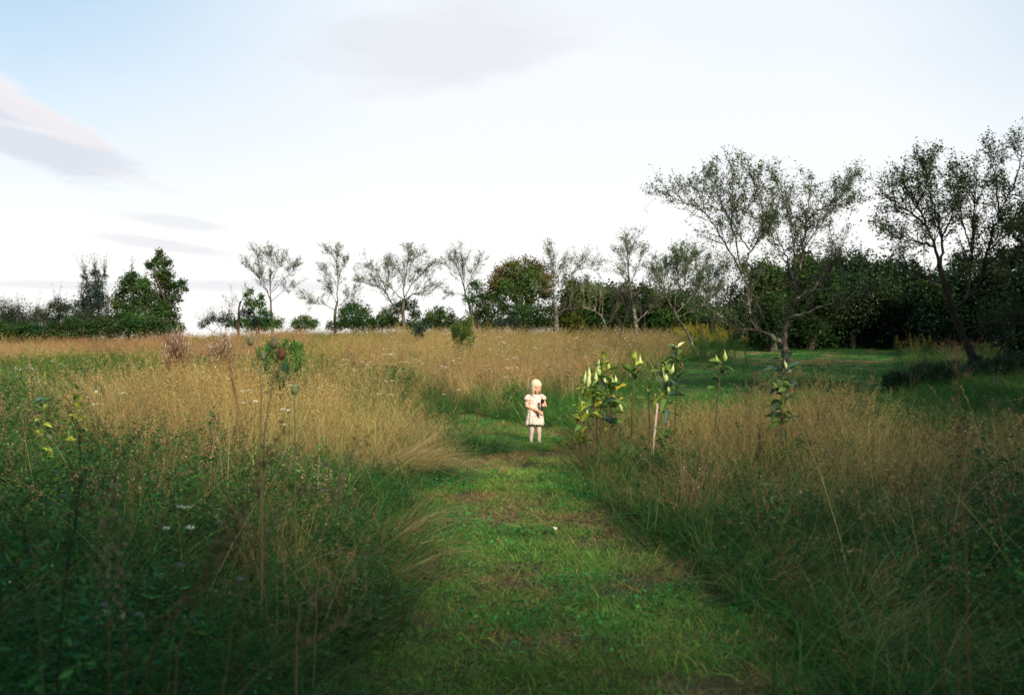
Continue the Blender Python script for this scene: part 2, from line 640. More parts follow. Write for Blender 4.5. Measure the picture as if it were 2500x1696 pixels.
def p_straw(a, r):         # upright tan seed stems
    stems(a, r, 26, 0.18, 0.88, 0.0034)
    blades(a, r, 30, 0.18, 0.50, 0.3, 0.0042, 0.35, 0.6, 4, STRAW * 0.85, STRAW)
    blades(a, r, 22, 0.18, 0.40, 0.3, 0.0050, 0.3, 0.6, 4, GREEN, OLIVE)


def p_fine(a, r):          # reddish fine grass
    stems(a, r, 30, 0.18, 0.80, 0.0030, np.array([[0.34, 0.20, 0.12], [0.28, 0.16, 0.10], [0.38, 0.25, 0.15]]), hn=20)
    blades(a, r, 26, 0.18, 0.46, 0.3, 0.0042, 0.35, 0.6, 4, OLIVE, STRAW * 0.8)


def p_flop(a, r):          # combed-over grass, leaning along +X
    blades(a, r, 60, 0.16, 0.62, 0.25, 0.0066, 0.55, 0.85, 6, GREEN, np.concatenate([GREEN, OLIVE]), az=0.0, azs=0.5)
    blades(a, r, 24, 0.16, 0.72, 0.25, 0.0038, 0.55, 0.7, 6, STRAW, az=0.0, azs=0.6)


def p_flop_dry(a, r):
    blades(a, r, 55, 0.14, 0.85, 0.2, 0.0042, 0.55, 0.75, 6, STRAW, az=0.0, azs=0.3)
    blades(a, r, 14, 0.14, 0.60, 0.25, 0.0055, 0.5, 0.8, 5, GREEN, OLIVE, az=0.0, azs=0.4)


def p_weed(a, r):          # leafy bushy weed (aster, bedstraw)
    for i in range(9):
        az = r.random() * 6.28
        ln = 0.45 + 0.35 * r.random()
        t = np.linspace(0, 1, 7)[:, None]
        root = np.array([0.07 * r.normal(), 0.07 * r.normal(), 0])
        d = np.array([math.cos(az), math.sin(az), 0]) * (0.15 + 0.3 * r.random())
        pts = root + d * t ** 1.3 * ln * 1.6 + np.array([0, 0, ln]) * t * (1 - 0.1 * t)
        tube(a, pts, np.linspace(0.0032, 0.0012, 7), 3, (0.10, 0.09, 0.04))
        k = 46
        u = r.random((k, 1)) ** 0.8
        c = root + d * u ** 1.3 * ln * 1.6 + np.array([0, 0, ln]) * u * (1 - 0.1 * u) + r.normal(0, 0.022, (k, 3))
        quads(a, r, c, 0.45, 0.044, 0.015, GREEN, 0.35)


def p_weed_dry(a, r):      # brown branched seed stalk
    for i in range(7):
        az = r.random() * 6.28
        ln = 0.55 + 0.3 * r.random()
        t = np.linspace(0, 1, 6)[:, None]
        root = np.array([0.06 * r.normal(), 0.06 * r.normal(), 0])
        d = np.array([math.cos(az), math.sin(az), 0]) * (0.1 + 0.3 * r.random())
        pts = root + d * t ** 1.4 * ln + np.array([0, 0, ln]) * t
        tube(a, pts, np.linspace(0.0035, 0.0012, 6), 3, (0.16, 0.09, 0.05))
        k = 34
        u = 0.45 + 0.55 * r.random((k, 1))
        c = root + d * u ** 1.4 * ln + np.array([0, 0, ln]) * u + r.normal(0, 0.02, (k, 3))
        quads(a, r, c, 0.0, 0.020, 0.012, np.array([[0.26, 0.17, 0.11], [0.16, 0.09, 0.06], [0.36, 0.28, 0.22]]), 0.25)


def umbel(a, r, top, rad, pal):
    k = 22
    rr = rad * np.sqrt(r.random(k))
    t = r.random(k) * 6.28
    c = top + np.stack([rr * np.cos(t), rr * np.sin(t), 0.012 - 0.25 * rr + 0.006 * r.random(k)], 1)
    quads(a, r, c, 0.8, 0.017, 0.016, pal, 0.08)


def p_lace(a, r):          # flat white flower heads on thin green stems
    for i in range(3):
        az = r.random() * 6.28
        h = 0.72 + 0.25 * r.random()
        t = np.linspace(0, 1, 5)[:, None]
        root = np.array([0.05 * r.normal(), 0.05 * r.normal(), 0])
        d = np.array([math.cos(az), math.sin(az), 0]) * 0.22 * r.random()
        pts = root + d * t + np.array([0, 0, h]) * t
        tube(a, pts, np.linspace(0.003, 0.0018, 5), 3, (0.10, 0.15, 0.05))
        umbel(a, r, pts[-1], 0.024 + 0.016 * r.random(), np.array([[0.78, 0.78, 0.68], [0.68, 0.70, 0.56]]))
        quads(a, r, root + d * 0.3 + np.array([0, 0, 0.25 * h]) + r.normal(0, 0.05, (16, 3)), 0.2, 0.05, 0.012, GREEN)


def p_gold(a, r):          # goldenrod
    for i in range(5):
        az = r.random() * 6.28
        h = 0.85 + 0.3 * r.random()
        t = np.linspace(0, 1, 6)[:, None]
        root = np.array([0.07 * r.normal(), 0.07 * r.normal(), 0])
        d = np.array([math.cos(az), math.sin(az), 0]) * 0.3 * r.random()
        pts = root + d * t ** 1.5 + np.array([0, 0, h]) * t
        tube(a, pts, np.linspace(0.004, 0.002, 6), 3, (0.08, 0.12, 0.03))
        u = r.random((40, 1)) * 0.8
        quads(a, r, root + d * u ** 1.5 + np.array([0, 0, h]) * u + r.normal(0, 0.02, (40, 3)), 0.3, 0.07, 0.013, GREEN)
        u = r.random((60, 1))
        c = pts[-1] + np.array([0, 0, -0.20]) * u + r.normal(0, 0.02, (60, 3)) * (0.3 + 1.8 * u)
        quads(a, r, c, 0.2, 0.018, 0.014, np.array([[0.42, 0.33, 0.03], [0.34, 0.29, 0.05]]), 0.15)


def p_dots(a, r):          # low plant with few tiny yellow or white flowers
    p_weed(a, r)
    c = np.stack([0.15 * r.normal(0, 1, 9), 0.15 * r.normal(0, 1, 9), 0.45 + 0.2 * r.random(9)], 1)
    quads(a, r, c, 0.8, 0.014, 0.013, np.array([[0.75, 0.72, 0.5], [0.7, 0.6, 0.1]]), 0.1)


def p_lush(a, r):          # short unmown lawn grass, 0.2 m
    blades(a, r, 90, 0.18, 0.20, 0.3, 0.0050, 0.5, 0.6, 3, GREEN)
    blades(a, r, 12, 0.18, 0.22, 0.3, 0.0035, 0.4, 0.6, 3, OLIVE, STRAW * 0.8)


def p_long(a, r):          # a few long loose stems with drooping seed heads
    stems(a, r, 5, 0.15, 1.12, 0.0042, lean=0.42, curve=0.30, hl=0.026, hw=0.006, hn=26)
    stems(a, r, 3, 0.15, 0.95, 0.0040, np.array([[0.20, 0.20, 0.07], [0.30, 0.24, 0.10]]), lean=0.35, curve=0.45, hl=0.02, hn=18)


for i_, (n_, f_, v_) in enumerate([('lawn', p_lawn, 5), ('lawn_dry', p_lawn_dry, 3), ('clover', p_clover, 3), ('tuft', p_tuft, 5), ('mix', p_mix, 5), ('straw', p_straw, 5), ('fine', p_fine, 4), ('flop', p_flop, 4), ('flop_dry', p_flop_dry, 4), ('weed', p_weed, 4), ('weed_dry', p_weed_dry, 4), ('lace', p_lace, 3), ('gold', p_gold, 3), ('dots', p_dots, 2), ('lush', p_lush, 4), ('long', p_long, 6)]):
    proto(n_, f_, v_, i_ + 1)


def scatter_tree(name, col):
    g = bpy.data.node_groups.new(name, 'GeometryNodeTree')
    g.interface.new_socket('Geometry', in_out='INPUT', socket_type='NodeSocketGeometry')
    g.interface.new_socket('Geometry', in_out='OUTPUT', socket_type='NodeSocketGeometry')
    n, l = g.nodes, g.links
    gi, go = n.new('NodeGroupInput'), n.new('NodeGroupOutput')
    ci = n.new('GeometryNodeCollectionInfo')
    ci.inputs['Collection'].default_value = col
    ci.inputs['Separate Children'].default_value = True
    ci.inputs['Reset Children'].default_value = True
    ip = n.new('GeometryNodeInstanceOnPoints')
    ip.inputs['Pick Instance'].default_value = True
    l.new(gi.outputs[0], ip.inputs['Points'])
    l.new(ci.outputs[0], ip.inputs['Instance'])
    for nm, typ, sock in (('pid', 'INT', 'Instance Index'), ('rot', 'FLOAT_VECTOR', 'Rotation'), ('scl', 'FLOAT_VECTOR', 'Scale')):
        a = n.new('GeometryNodeInputNamedAttribute')
        a.data_type = typ
        a.inputs['Name'].default_value = nm
        l.new(a.outputs['Attribute'], ip.inputs[sock])
    l.new(ip.outputs[0], go.inputs[0])
    return g


GROUPS = {}


def scatter(objname, pname, x, y, rot, scl, tint, label, parent=None):
    """one object of plants that nobody could count"""
    col, nv = PROTO[pname]
    me = bpy.data.meshes.new(objname)
    n = len(x)
    z = ground_z(x, y)
    me.vertices.add(n)
    me.vertices.foreach_set('co', np.stack([x, y, z], 1).ravel())
    rs = np.random.RandomState(n % 1000)
    for nm, typ, dat, key in (('pid', 'INT', rs.randint(0, nv, n), 'value'), ('rot', 'FLOAT_VECTOR', rot, 'vector'), ('scl', 'FLOAT_VECTOR', scl, 'vector'), ('tint', 'FLOAT_VECTOR', tint, 'vector')):
        at = me.attributes.new(nm, typ, 'POINT')
        at.data.foreach_set(key, np.asarray(dat).ravel())
    o = link(objname, me)
    if parent:
        o.parent = parent
    if pname not in GROUPS:
        GROUPS[pname] = scatter_tree('scatter_' + pname, col)
    md = o.modifiers.new('scatter', 'NODES')
    md.node_group = GROUPS[pname]
    tag(o, label, kind='stuff')
    return o


def sample_wedge(seed, dmin, dmax, dens, margin=2.0, half=0.62):
    """random points in the camera's wedge, density dens(d) per square metre"""
    rng = np.random.default_rng(seed)
    outx, outy = [], []
    edges = np.concatenate([np.arange(dmin, 12, 1.0), np.arange(12, 30, 2.0), np.arange(30, dmax, 4.0), [dmax]])
    edges = np.unique(edges[(edges >= dmin) & (edges <= dmax)])
    for a, b in zip(edges[:-1], edges[1:]):
        w = 2 * (half * b + margin)
        n = int(w * (b - a) * dens((a + b) / 2))
        outx.append((rng.random(n) - 0.5) * w)
        outy.append(a + (b - a) * rng.random(n))
    return np.concatenate(outx), np.concatenate(outy), rng


def mk_rot(rng, n, sd=0.12, leanx=0.0, yaw=None, ysd=0.4):
    r = np.zeros((n, 3))
    r[:, 0] = rng.normal(0, sd, n)
    r[:, 1] = rng.normal(leanx, sd, n)
    r[:, 2] = rng.random(n) * 6.283 if yaw is None else yaw + rng.normal(0, ysd, n)
    return r


def mk_scl(rng, n, s=1.0, sd=0.2, fat=1.0):
    k = (s * (1 + rng.normal(0, sd, n))).clip(0.4, 2.2)
    f = fat * np.ones(n)
    return np.stack([k * f, k * f, k], 1)


def mk_tint(rng, n, base=(1, 1, 1), sd=0.12):
    v = (1 + rng.normal(0, sd, (n, 1))).clip(0.6, 1.5)
    h = 1 + rng.normal(0, 0.05, (n, 3))
    return np.asarray(base) * v * h


def veg():
    # --- mown path and lawn
    def dn(d):
        return np.interp(d, [0, 8, 14, 20, 30, 46], [95, 85, 60, 20, 11, 8])
    x, y, rng = sample_wedge(11, 1.5, 46, dn, 1.0)
    dp, lush, lawn = zones(x, y)
    m = (dp > -0.05) | (lawn > 0)
    x, y, dp, lawn = x[m], y[m], dp[m], lawn[m]
    n = len(x)
    dry = fbm(x, y, 1.1, 41)
    edge = np.clip(1 - np.abs(dp) / 0.35, 0, 1) * (dp > -0.1)
    hay = np.exp(-(((x - 10.5) / 3.0) ** 2 + ((y - 35.5) / 1.3) ** 2)) + np.exp(-(((x - 9.5) / 2.5) ** 2 + ((y - 42) / 1.2) ** 2))
    isdry = (dry + 0.18 * edge * (x > 0) + 0.5 * hay + rng.normal(0, 0.10, n)) > np.where(lawn > 0, 0.66, 0.57)
    clov = (~isdry) & (fbm(x, y, 0.9, 77) + rng.normal(0, 0.12, n) > 0.66)
    near = np.interp(y, [0, 18, 30, 46], [1.0, 1.1, 1.5, 1.9])
    path_t = np.where(((lawn > 0) & (y > 19))[:, None], np.array([0.42, 0.76, 0.66]), np.array([1.05, 1.12, 0.85]))
    gy = (0.80 + 1.1 * fbm(x, y, 1.1, 55) + np.where(lawn > 0, 0.9, 0) * (fbm(x, y, 2.6, 57) - 0.5))[:, None]
    for nm, sel, lab in (('lawn', (~isdry) & (~clov), 'short green mown grass of the winding path and far lawn'),
                         ('lawn_dry', isdry, 'straw coloured mown clippings lying in patches on the path'),
                         ('clover', clov, 'low dark clover leaves mixed into the mown path')):
        k = int(sel.sum())
        sc = mk_scl(rng, k, 1.0, 0.22)
        sc[:, :2] *= near[sel][:, None]
        sc[:, 2] *= 0.7 + 0.8 * fbm(x[sel], y[sel], 0.5, 63)
        scatter({'lawn': 'mown_grass', 'lawn_dry': 'dry_clippings', 'clover': 'clover'}[nm], nm, x[sel], y[sel], mk_rot(rng, k, 0.1), sc, mk_tint(rng, k, (path_t[sel] if nm != 'lawn_dry' else np.array([1.0, 0.92, 0.85])) * gy[sel] * (1.0), 0.1), lab)
    # --- lush unmown strip
    x, y, rng = sample_wedge(12, 14, 46, lambda d: np.interp(d, [14, 25, 46], [26, 10, 6]), 2.0)
    dp, lush, lawn = zones(x, y)
    m = (lush > 0) & (dp < 0.0) & (lawn < 0.1)
    x, y = x[m], y[m]
    k = len(x)
    scatter('lush_grass', 'lush', x, y, mk_rot(rng, k, 0.15), mk_scl(rng, k, 1.15, 0.3, 1.1), mk_tint(rng, k, (1.15, 1.35, 0.95), 0.2), 'knee low dark green grass between the path bend and the lawn')

    # --- tall meadow
    def dm(d):
        return np.interp(d, [0, 8, 14, 20, 30, 46, 64, 72], [22, 20, 17, 12, 8.5, 6.0, 5.0, 2])
    x, y, rng = sample_wedge(13, 0.9, 72, dm, 2.5)
    dp, lush, lawn = zones(x, y)
    pass
    hedge = (y > 46.5 - 0.0 * x) & (x > 9)
    m = (dp < -0.04) & (lawn < -0.1) & ~hedge
    # keep a clear hollow round the camera
    m &= ~((np.hypot(x, y) < 1.45))
    lushp = (lush > 0)
    m &= ~(lushp & (rng.random(len(x)) < 0.93))
    for sx_, sy_, sr_ in ((GX(684, 18.5), 18.5, 0.55), (GX(690, 15.8), 15.8, 0.42), (GX(1131, 33), 33, 0.4), (GX(440, 23), 23, 0.35)):
        m &= ~(np.hypot(x - sx_, y - sy_) < sr_)
        m &= ~((np.abs(x - sx_ * y / sy_) < sr_ * 0.9) & (y < sy_) & (y > sy_ - 2.6) & (rng.random(len(x)) < 0.8))
    x, y, dp, lawn = x[m], y[m], dp[m], lawn[m]
    n = len(x)
    px = 1250 + x / y * FPX
    tan = fbm(x, y, 3.4, 21)
    # tan share grows with distance; both near sides are green
    want = np.interp(y, [2, 6, 8.5, 10, 12, 14.5, 17, 20, 24, 28, 40, 56, 70], [-0.40, -0.38, -0.24, 0.12, 0.58, 0.60, 0.30, 0.20, 0.48, 0.66, 0.70, 0.48, 0.30])
    want = want + np.where((x > -2.5) & (y > 16), 0.14, 0) - 0.35 * np.exp(-((px - 60) / 170) ** 2) * (y < 17)
    right = (x > 0.8)
    want = np.where(right & (y < 19), np.interp(y, [2, 7, 8.5, 11, 13.5, 15, 16.5, 19], [0.06, 0.10, 0.28, 0.60, 0.82, 0.72, 0.15, 0.05]) * np.interp(x, [1, 3.4, 4.6, 6.0], [1, 1.0, 0.55, 0.0]) + 0.75 * right * np.exp(-(((x - 5.3) / 0.8) ** 2 + ((y - 15.2) / 1.0) ** 2)), want)
    # green hollows of the photograph
    gh = np.exp(-(((x + 3.6) / 2.0) ** 2 + ((y - 8.9) / 1.5) ** 2)) * 0.5 + np.exp(-(((x + 9) / 5) ** 2 + ((y - 24) / 4) ** 2)) * 0.35 + np.exp(-(((x + 2.2) / 1.6) ** 2 + ((y - 17.5) / 1.8) ** 2)) * 0.4
    want = want - gh
    want = want + 0.75 * np.exp(-(((x + 1.5) / 0.45) ** 2 + ((y - 6.4) / 0.9) ** 2)) + 0.5 * np.exp(-(((x + 2.6) / 0.5) ** 2 + ((y - 9.0) / 0.7) ** 2)) + 0.5 * np.exp(-(((x - 3.2) / 0.5) ** 2 + ((y - 7.2) / 0.6) ** 2))
    p = want - 0.08 + 2.3 * (tan - 0.5) + 1.1 * (fbm(x, y, 1.2, 23) - 0.5) + rng.normal(0, 0.24, n)
    red = fbm(x, y, 6.0, 88) - 0.12 + 0.35 * (px < 700) * (y > 17)
    u = rng.random(n)
    edge = (dp > -0.55) & (y < 20)
    kind = np.where(p > 0.72, np.where(red + rng.normal(0, .08, n) > 0.62, 3, 2), np.where(p > 0.36, 1, 0))
    kind = np.where((kind == 0) & (u < 0.34), 4, kind)                       # weeds
    kind = np.where((kind <= 1) & (u > 0.975) & (y > 6), 5, kind)             # brown weed stalks
    kind = np.where((y > 50) & (px > 560) & (u < 0.35), 4, kind)
    rflop = right & (y < 10.5) & (fbm(x, y, 1.5, 99) > 0.44)
    kind = np.where(rflop & (u < 0.8), 6, kind)
    kind = np.where((~right) & (y < 8) & (u > 0.52) & (u < 0.68), 6, kind)
    hh = np.where(x < 0.3, np.interp(y, [0, 4, 6.5, 9, 18, 35, 72], [1.15, 1.22, 1.0, 0.95, 1.0, 0.95, 0.95]), np.interp(y, [0, 4, 9, 18, 35, 72], [0.95, 0.95, 0.95, 1.0, 0.95, 0.95])) * (0.75 + 0.5 * fbm(x, y, 2.3, 17))
    # shorter by the path so that the path and the child stay open to view
    hh *= np.interp(-dp, [0, 0.25, 0.9, 2.0], [0.50, 0.68, 0.88, 1.0]) * np.where(y < 30, 1, 1)
    hh *= np.where((~right) & (y > 9.5) & (y < 17) & (x > -3.0), np.interp(x, [-3.0, -1.8, -0.8], [0.95, 0.70, 0.42]), 1.0)
    hh *= np.where((~right) & (y < 9.5) & (x > -1.9), np.interp(x, [-1.9, -1.2], [1.0, 0.72]), 1.0)
    hh *= np.where(right & (y > 9) & (y < 20), np.where(y < 12.8, np.interp(x, [0.9, 1.6, 2.4, 3.2, 4.2, 6], [0.42, 0.42, 0.50, 0.58, 0.75, 0.75]), np.where(y < 15.8, np.interp(x, [1, 3.2, 4.2, 6, 8], [0.50, 0.55, 0.85, 0.85, 0.5]), 0.45)), 1.0)
    fat = np.interp(y, [0, 10, 20, 40, 72], [1.0, 1.05, 1.2, 1.6, 2.0])
    names = {0: ('tuft', 'green_grass', 'lush green meadow grass standing unmown beside the path'),
             1: ('mix', 'drying_grass', 'half green half straw meadow grass with thin seed stems'),
             2: ('straw', 'straw_grass', 'tan upright seed stems across the rising meadow'),
             3: ('fine', 'reddish_grass', 'fine reddish brown seed grass high on the meadow'),
             4: ('weed', 'leafy_weeds', 'leafy dark green meadow weeds among the grass'),
             5: ('weed_dry', 'brown_weed_stalks', 'brown branched seed stalks scattered through the meadow'),
             6: ('flop', 'combed_grass', 'long green grass combed flat and leaning over')}
    for k, (pn, on, lab) in names.items():
        s = kind == k
        c = int(s.sum())
        sc = mk_scl(rng, c, 1.0, 0.16)
        sc[:, 2] *= hh[s]
        sc[:, :2] *= fat[s][:, None] * np.clip(hh[s], 0.7, 1.0)[:, None]
        if k == 6:
            yaw = np.where(x[s] > 0, 0.15, -0.35)
            rt = mk_rot(rng, c, 0.10, 0.15, yaw, 0.55)
        else:
            rt = mk_rot(rng, c, 0.10)
            rt[:, 1] *= 1.0
        patch = (0.62 + 0.78 * fbm(x[s], y[s], 1.9, 61 + k))[:, None]
        base = np.ones((c, 3)) * patch
        if k in (0, 4):
            cool = np.clip((9 - y[s]) / 8, 0, 1)[:, None]  # near blades turn teal: the cast of dark shade put into their colour
            base = base * (np.array([1, 1, 1]) * (1 - cool) + np.array([0.62, 0.98, 1.05]) * cool)
            warm = np.clip((y[s] - 16) / 20, 0, 1)[:, None]
            base = base * (1 - warm) + base * warm * np.array([1.7, 1.35, 0.85])
        if k == 2:
            base = base * np.array([0.95, 1.0, 0.86])
        if k == 1:
            warm = np.clip((y[s] - 16) / 20, 0, 1)[:, None]
            base = base * (1 - warm) + base * warm * np.array([1.25, 1.12, 0.9])
        scatter(on, pn, x[s], y[s], rt, sc, mk_tint(rng, c, base, 0.22), lab)
    lx, ly, rng = sample_wedge(19, 1.8, 13, lambda d: np.interp(d, [1.8, 5, 9, 13], [1.5, 2.0, 1.6, 0.8]), 1)
    dp, lush, lawn = zones(lx, ly)
    m = (dp < -0.25) & (fbm(lx, ly, 1.6, 53) > 0.42)
    lx, ly = lx[m], ly[m]
    c = len(lx)
    sc = mk_scl(rng, c, 0.92, 0.16)
    sc[:, 2] *= np.where((lx > 0) & (ly > 8.5) & (lx < 3), 0.6, 1.0)
    scatter('long_grass_stems', 'long', lx, ly, mk_rot(rng, c, 0.12, 0.12, 0.0, 1.1), sc, mk_tint(rng, c, (1, 1, 1), 0.15), 'long loose straw stems leaning above the green grass near the path')
    # --- extra understory green so that no soil shows between the tufts
    sx, sy, rng = sample_wedge(14, 1.2, 60, lambda d: np.interp(d, [0, 10, 20, 40, 60], [16, 13, 6, 3, 2]), 2)
    dp, lush, lawn = zones(sx, sy)
    m = (dp < -0.02) & (lawn < 0)
    sx, sy = sx[m], sy[m]
    c = len(sx)
    scatter('under_grass', 'lush', sx, sy, mk_rot(rng, c, 0.2), mk_scl(rng, c, 1.25, 0.3, 1.2), mk_tint(rng, c, (0.95, 1.0, 0.8), 0.2), 'short green grass filling the gaps low in the meadow')
    # --- flowers
    fx, fy, rng = sample_wedge(15, 4, 60, lambda d: np.interp(d, [4, 14, 20, 60], [0.10, 0.25, 0.9, 0.7]), 2)
    dp, lush, lawn = zones(fx, fy)
    fp = 1250 + fx / fy * FPX
    dens = fbm(fx, fy, 5.0, 71) + np.interp(fp, [200, 700, 1100, 1700], [-0.28, -0.1, 0.12, 0.12])
    m = (dp < -0.3) & (lawn < -0.2) & (lush < 0) & (dens > 0.5)
    m &= ~((fx > 0) & (fy < 14)) & ~((fx > 4.2) & (fy < 27))
    fx, fy = fx[m], fy[m]
    c = len(fx)
    scatter('white_wildflowers', 'lace', fx, fy, mk_rot(rng, c, 0.08), mk_scl(rng, c, 0.98, 0.14), mk_tint(rng, c, (1, 1, 1), 0.06), 'flat white lacy wildflower heads dotted over the tan meadow')
    # goldenrod under the trees
    gx, gy, rng = [], [], np.random.default_rng(5)
    for px0, d0, spx, n0 in ((1775, 35, 60, 12), (1740, 38, 45, 10), (1690, 44, 60, 20), (200, 53, 30, 7), (240, 54, 20, 5), (315, 53, 10, 3), (1000, 58, 50, 10), (1200, 57, 30, 6), (2235, 29, 40, 3)):
        dd = d0 + rng.normal(0, 1.0, n0)
        gx.append(GX(px0 + rng.normal(0, spx * 0.5, n0), dd))
        gy.append(dd)
    gx, gy = np.concatenate(gx), np.concatenate(gy)
    c = len(gx)
    scatter('yellow_goldenrod', 'gold', gx, gy, mk_rot(rng, c, 0.08), mk_scl(rng, c, 1.05, 0.12), mk_tint(rng, c, (1, 1, 1), 0.05), 'yellow flowering goldenrod along the foot of the trees')
    # small bright flowers low among the near weeds
    dx, dy, rng = sample_wedge(16, 2.5, 11, lambda d: 0.9, 1)
    dp, lush, lawn = zones(dx, dy)
    m = (dp < -0.4) & ((dx < 0) | (rng.random(len(dx)) < 0.4))
    c = int(m.sum())
    scatter('tiny_flowers', 'dots', dx[m], dy[m], mk_rot(rng, c, 0.1), mk_scl(rng, c, 0.85, 0.2), mk_tint(rng, c), 'dark leafy weeds bearing a few tiny pale flowers')
    # flopped straw lying over the path edge, beside the tuft by the child
    pts = []
    rng = np.random.default_rng(8)
    for (px0, py0, n0, sx_, sy_, yaw) in ((985, 1175, 26, 0.40, 0.22, -0.05), (900, 1120, 10, 0.6, 0.4, -0.1), (930, 1450, 3, 0.25, 0.5, -0.2), (850, 1330, 5, 0.4, 0.7, 0.1)):
        d0 = 1.58 * FPX / (py0 - 848)
        pts += [(GX(px0, d0) + rng.normal(0, sx_ * 0.5), d0 + rng.normal(0, sy_), yaw) for _ in range(n0)]
    pts = np.array(pts)
    c = len(pts)
    scatter('flattened_straw', 'flop_dry', pts[:, 0], pts[:, 1], mk_rot(rng, c, 0.08, 0.25, pts[:, 2], 0.2), mk_scl(rng, c, 0.78, 0.12), mk_tint(rng, c), 'sheaf of straw stems fallen sideways over the path edge')


veg()

# ------------------------------------------------------------------ trees
TREE_RNG = np.random.default_rng(2024)
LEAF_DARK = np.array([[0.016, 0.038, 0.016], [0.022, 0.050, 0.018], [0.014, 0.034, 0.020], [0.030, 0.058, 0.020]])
LEAF_MID = np.array([[0.040, 0.105, 0.026], [0.058, 0.125, 0.028], [0.032, 0.090, 0.032], [0.080, 0.140, 0.034]])
LEAF_LIGHT = np.array([[0.090, 0.150, 0.025], [0.120, 0.165, 0.030], [0.070, 0.130, 0.030]])
LEAF_GREY = np.array([[0.045, 0.070, 0.042], [0.035, 0.060, 0.038], [0.060, 0.085, 0.055]])
LEAF_APPLE = np.array([[0.045, 0.090, 0.032], [0.062, 0.110, 0.036], [0.036, 0.075, 0.030], [0.100, 0.140, 0.040]])
LEAF_SPARSE = np.array([[0.075, 0.110, 0.036], [0.105, 0.135, 0.040], [0.055, 0.085, 0.032], [0.15, 0.15, 0.045]])
LEAF_RED = np.array([[0.110, 0.085, 0.030], [0.075, 0.095, 0.028], [0.150, 0.070, 0.030], [0.055, 0.100, 0.028], [0.070, 0.105, 0.030]])


def tubes(acc, pts, rad, k=3, col=(1, 1, 1), mi=0):
    """many tubes with the same number of points: pts n x m x 3, rad n x m"""
    n, m, _ = pts.shape
    T = np.gradient(pts, axis=1)
    T /= np.linalg.norm(T, axis=2)[..., None] + 1e-9
    ref = np.array([0.4, 0.9, 0.17])
    A = np.cross(T, ref)
    A /= np.linalg.norm(A, axis=2)[..., None] + 1e-9
    B = np.cross(T, A)
    th = np.linspace(0, 2 * np.pi, k, endpoint=False)
    V = pts[:, :, None] + rad[:, :, None, None] * (A[:, :, None] * np.cos(th)[:, None] + B[:, :, None] * np.sin(th)[:, None])
    i = (np.arange(n) * m * k)[:, None, None] + (np.arange(m - 1) * k)[None, :, None]
    j = np.arange(k)[None, None]
    F = np.stack([i + j, i + (j + 1) % k, i + k + (j + 1) % k, i + k + j], -1).reshape(-1, 4)
    acc.add(V.reshape(-1, 3), F, col, mi)


def resample(pts, n):
    pts = np.asarray(pts, float)
    if len(pts) == 2:
        t = np.linspace(0, 1, n)[:, None]
        return pts[0] * (1 - t) + pts[1] * t
    s = np.concatenate([[0], np.cumsum(np.linalg.norm(np.diff(pts, axis=0), axis=1))])
    # catmull-rom through the points
    P0 = np.concatenate([[2 * pts[0] - pts[1]], pts, [2 * pts[-1] - pts[-2]]])
    u = np.linspace(0, s[-1], n)
    out = []
    for x in u:
        i = min(np.searchsorted(s, x, side='right') - 1, len(pts) - 2)
        t = (x - s[i]) / (s[i + 1] - s[i] + 1e-9)
        p0, p1, p2, p3 = P0[i], P0[i + 1], P0[i + 2], P0[i + 3]
        out.append(0.5 * (2 * p1 + (p2 - p0) * t + (2 * p0 - 5 * p1 + 4 * p2 - p3) * t * t + (3 * p1 - p0 - 3 * p2 + p3) * t ** 3))
    return np.array(out)


def side_shoots(rng, pts, n, t0, length, spread, up, m, wiggle=0.12):
    """n shoots leaving the polyline pts beyond parameter t0; returns n x m x 3"""
    k = len(pts)
    t = t0 + (1 - t0) * rng.random(n) ** 0.85
    f = t * (k - 1)
    i = np.clip(f.astype(int), 0, k - 2)
    p = pts[i] + (pts[i + 1] - pts[i]) * (f - i)[:, None]
    tan = pts[i + 1] - pts[i]
    tan /= np.linalg.norm(tan, axis=1)[:, None] + 1e-9
    d = tan + spread * rng.normal(0, 1, (n, 3)) + np.array([0, 0, up])
    d /= np.linalg.norm(d, axis=1)[:, None]
    L = length * (0.35 + 0.9 * rng.random(n)) * (1.2 - 0.62 * t)
    s = np.linspace(0, 1, m)[None, :, None]
    bend = rng.normal(0, wiggle, (n, 1, 3)) + np.array([0, 0, up * 0.25])
    return p[:, None] + d[:, None] * s * L[:, None, None] + bend * s ** 2 * L[:, None, None] + np.cumsum(rng.normal(0, 0.018, (n, m, 3)) * L[:, None, None], 1) * s, t, L


def make_tree(name, label, cat, base, group=None):
    o = link(name, None, loc=tuple(base))
    o.empty_display_size = 0.3
    tag(o, label, cat, group)
    return o


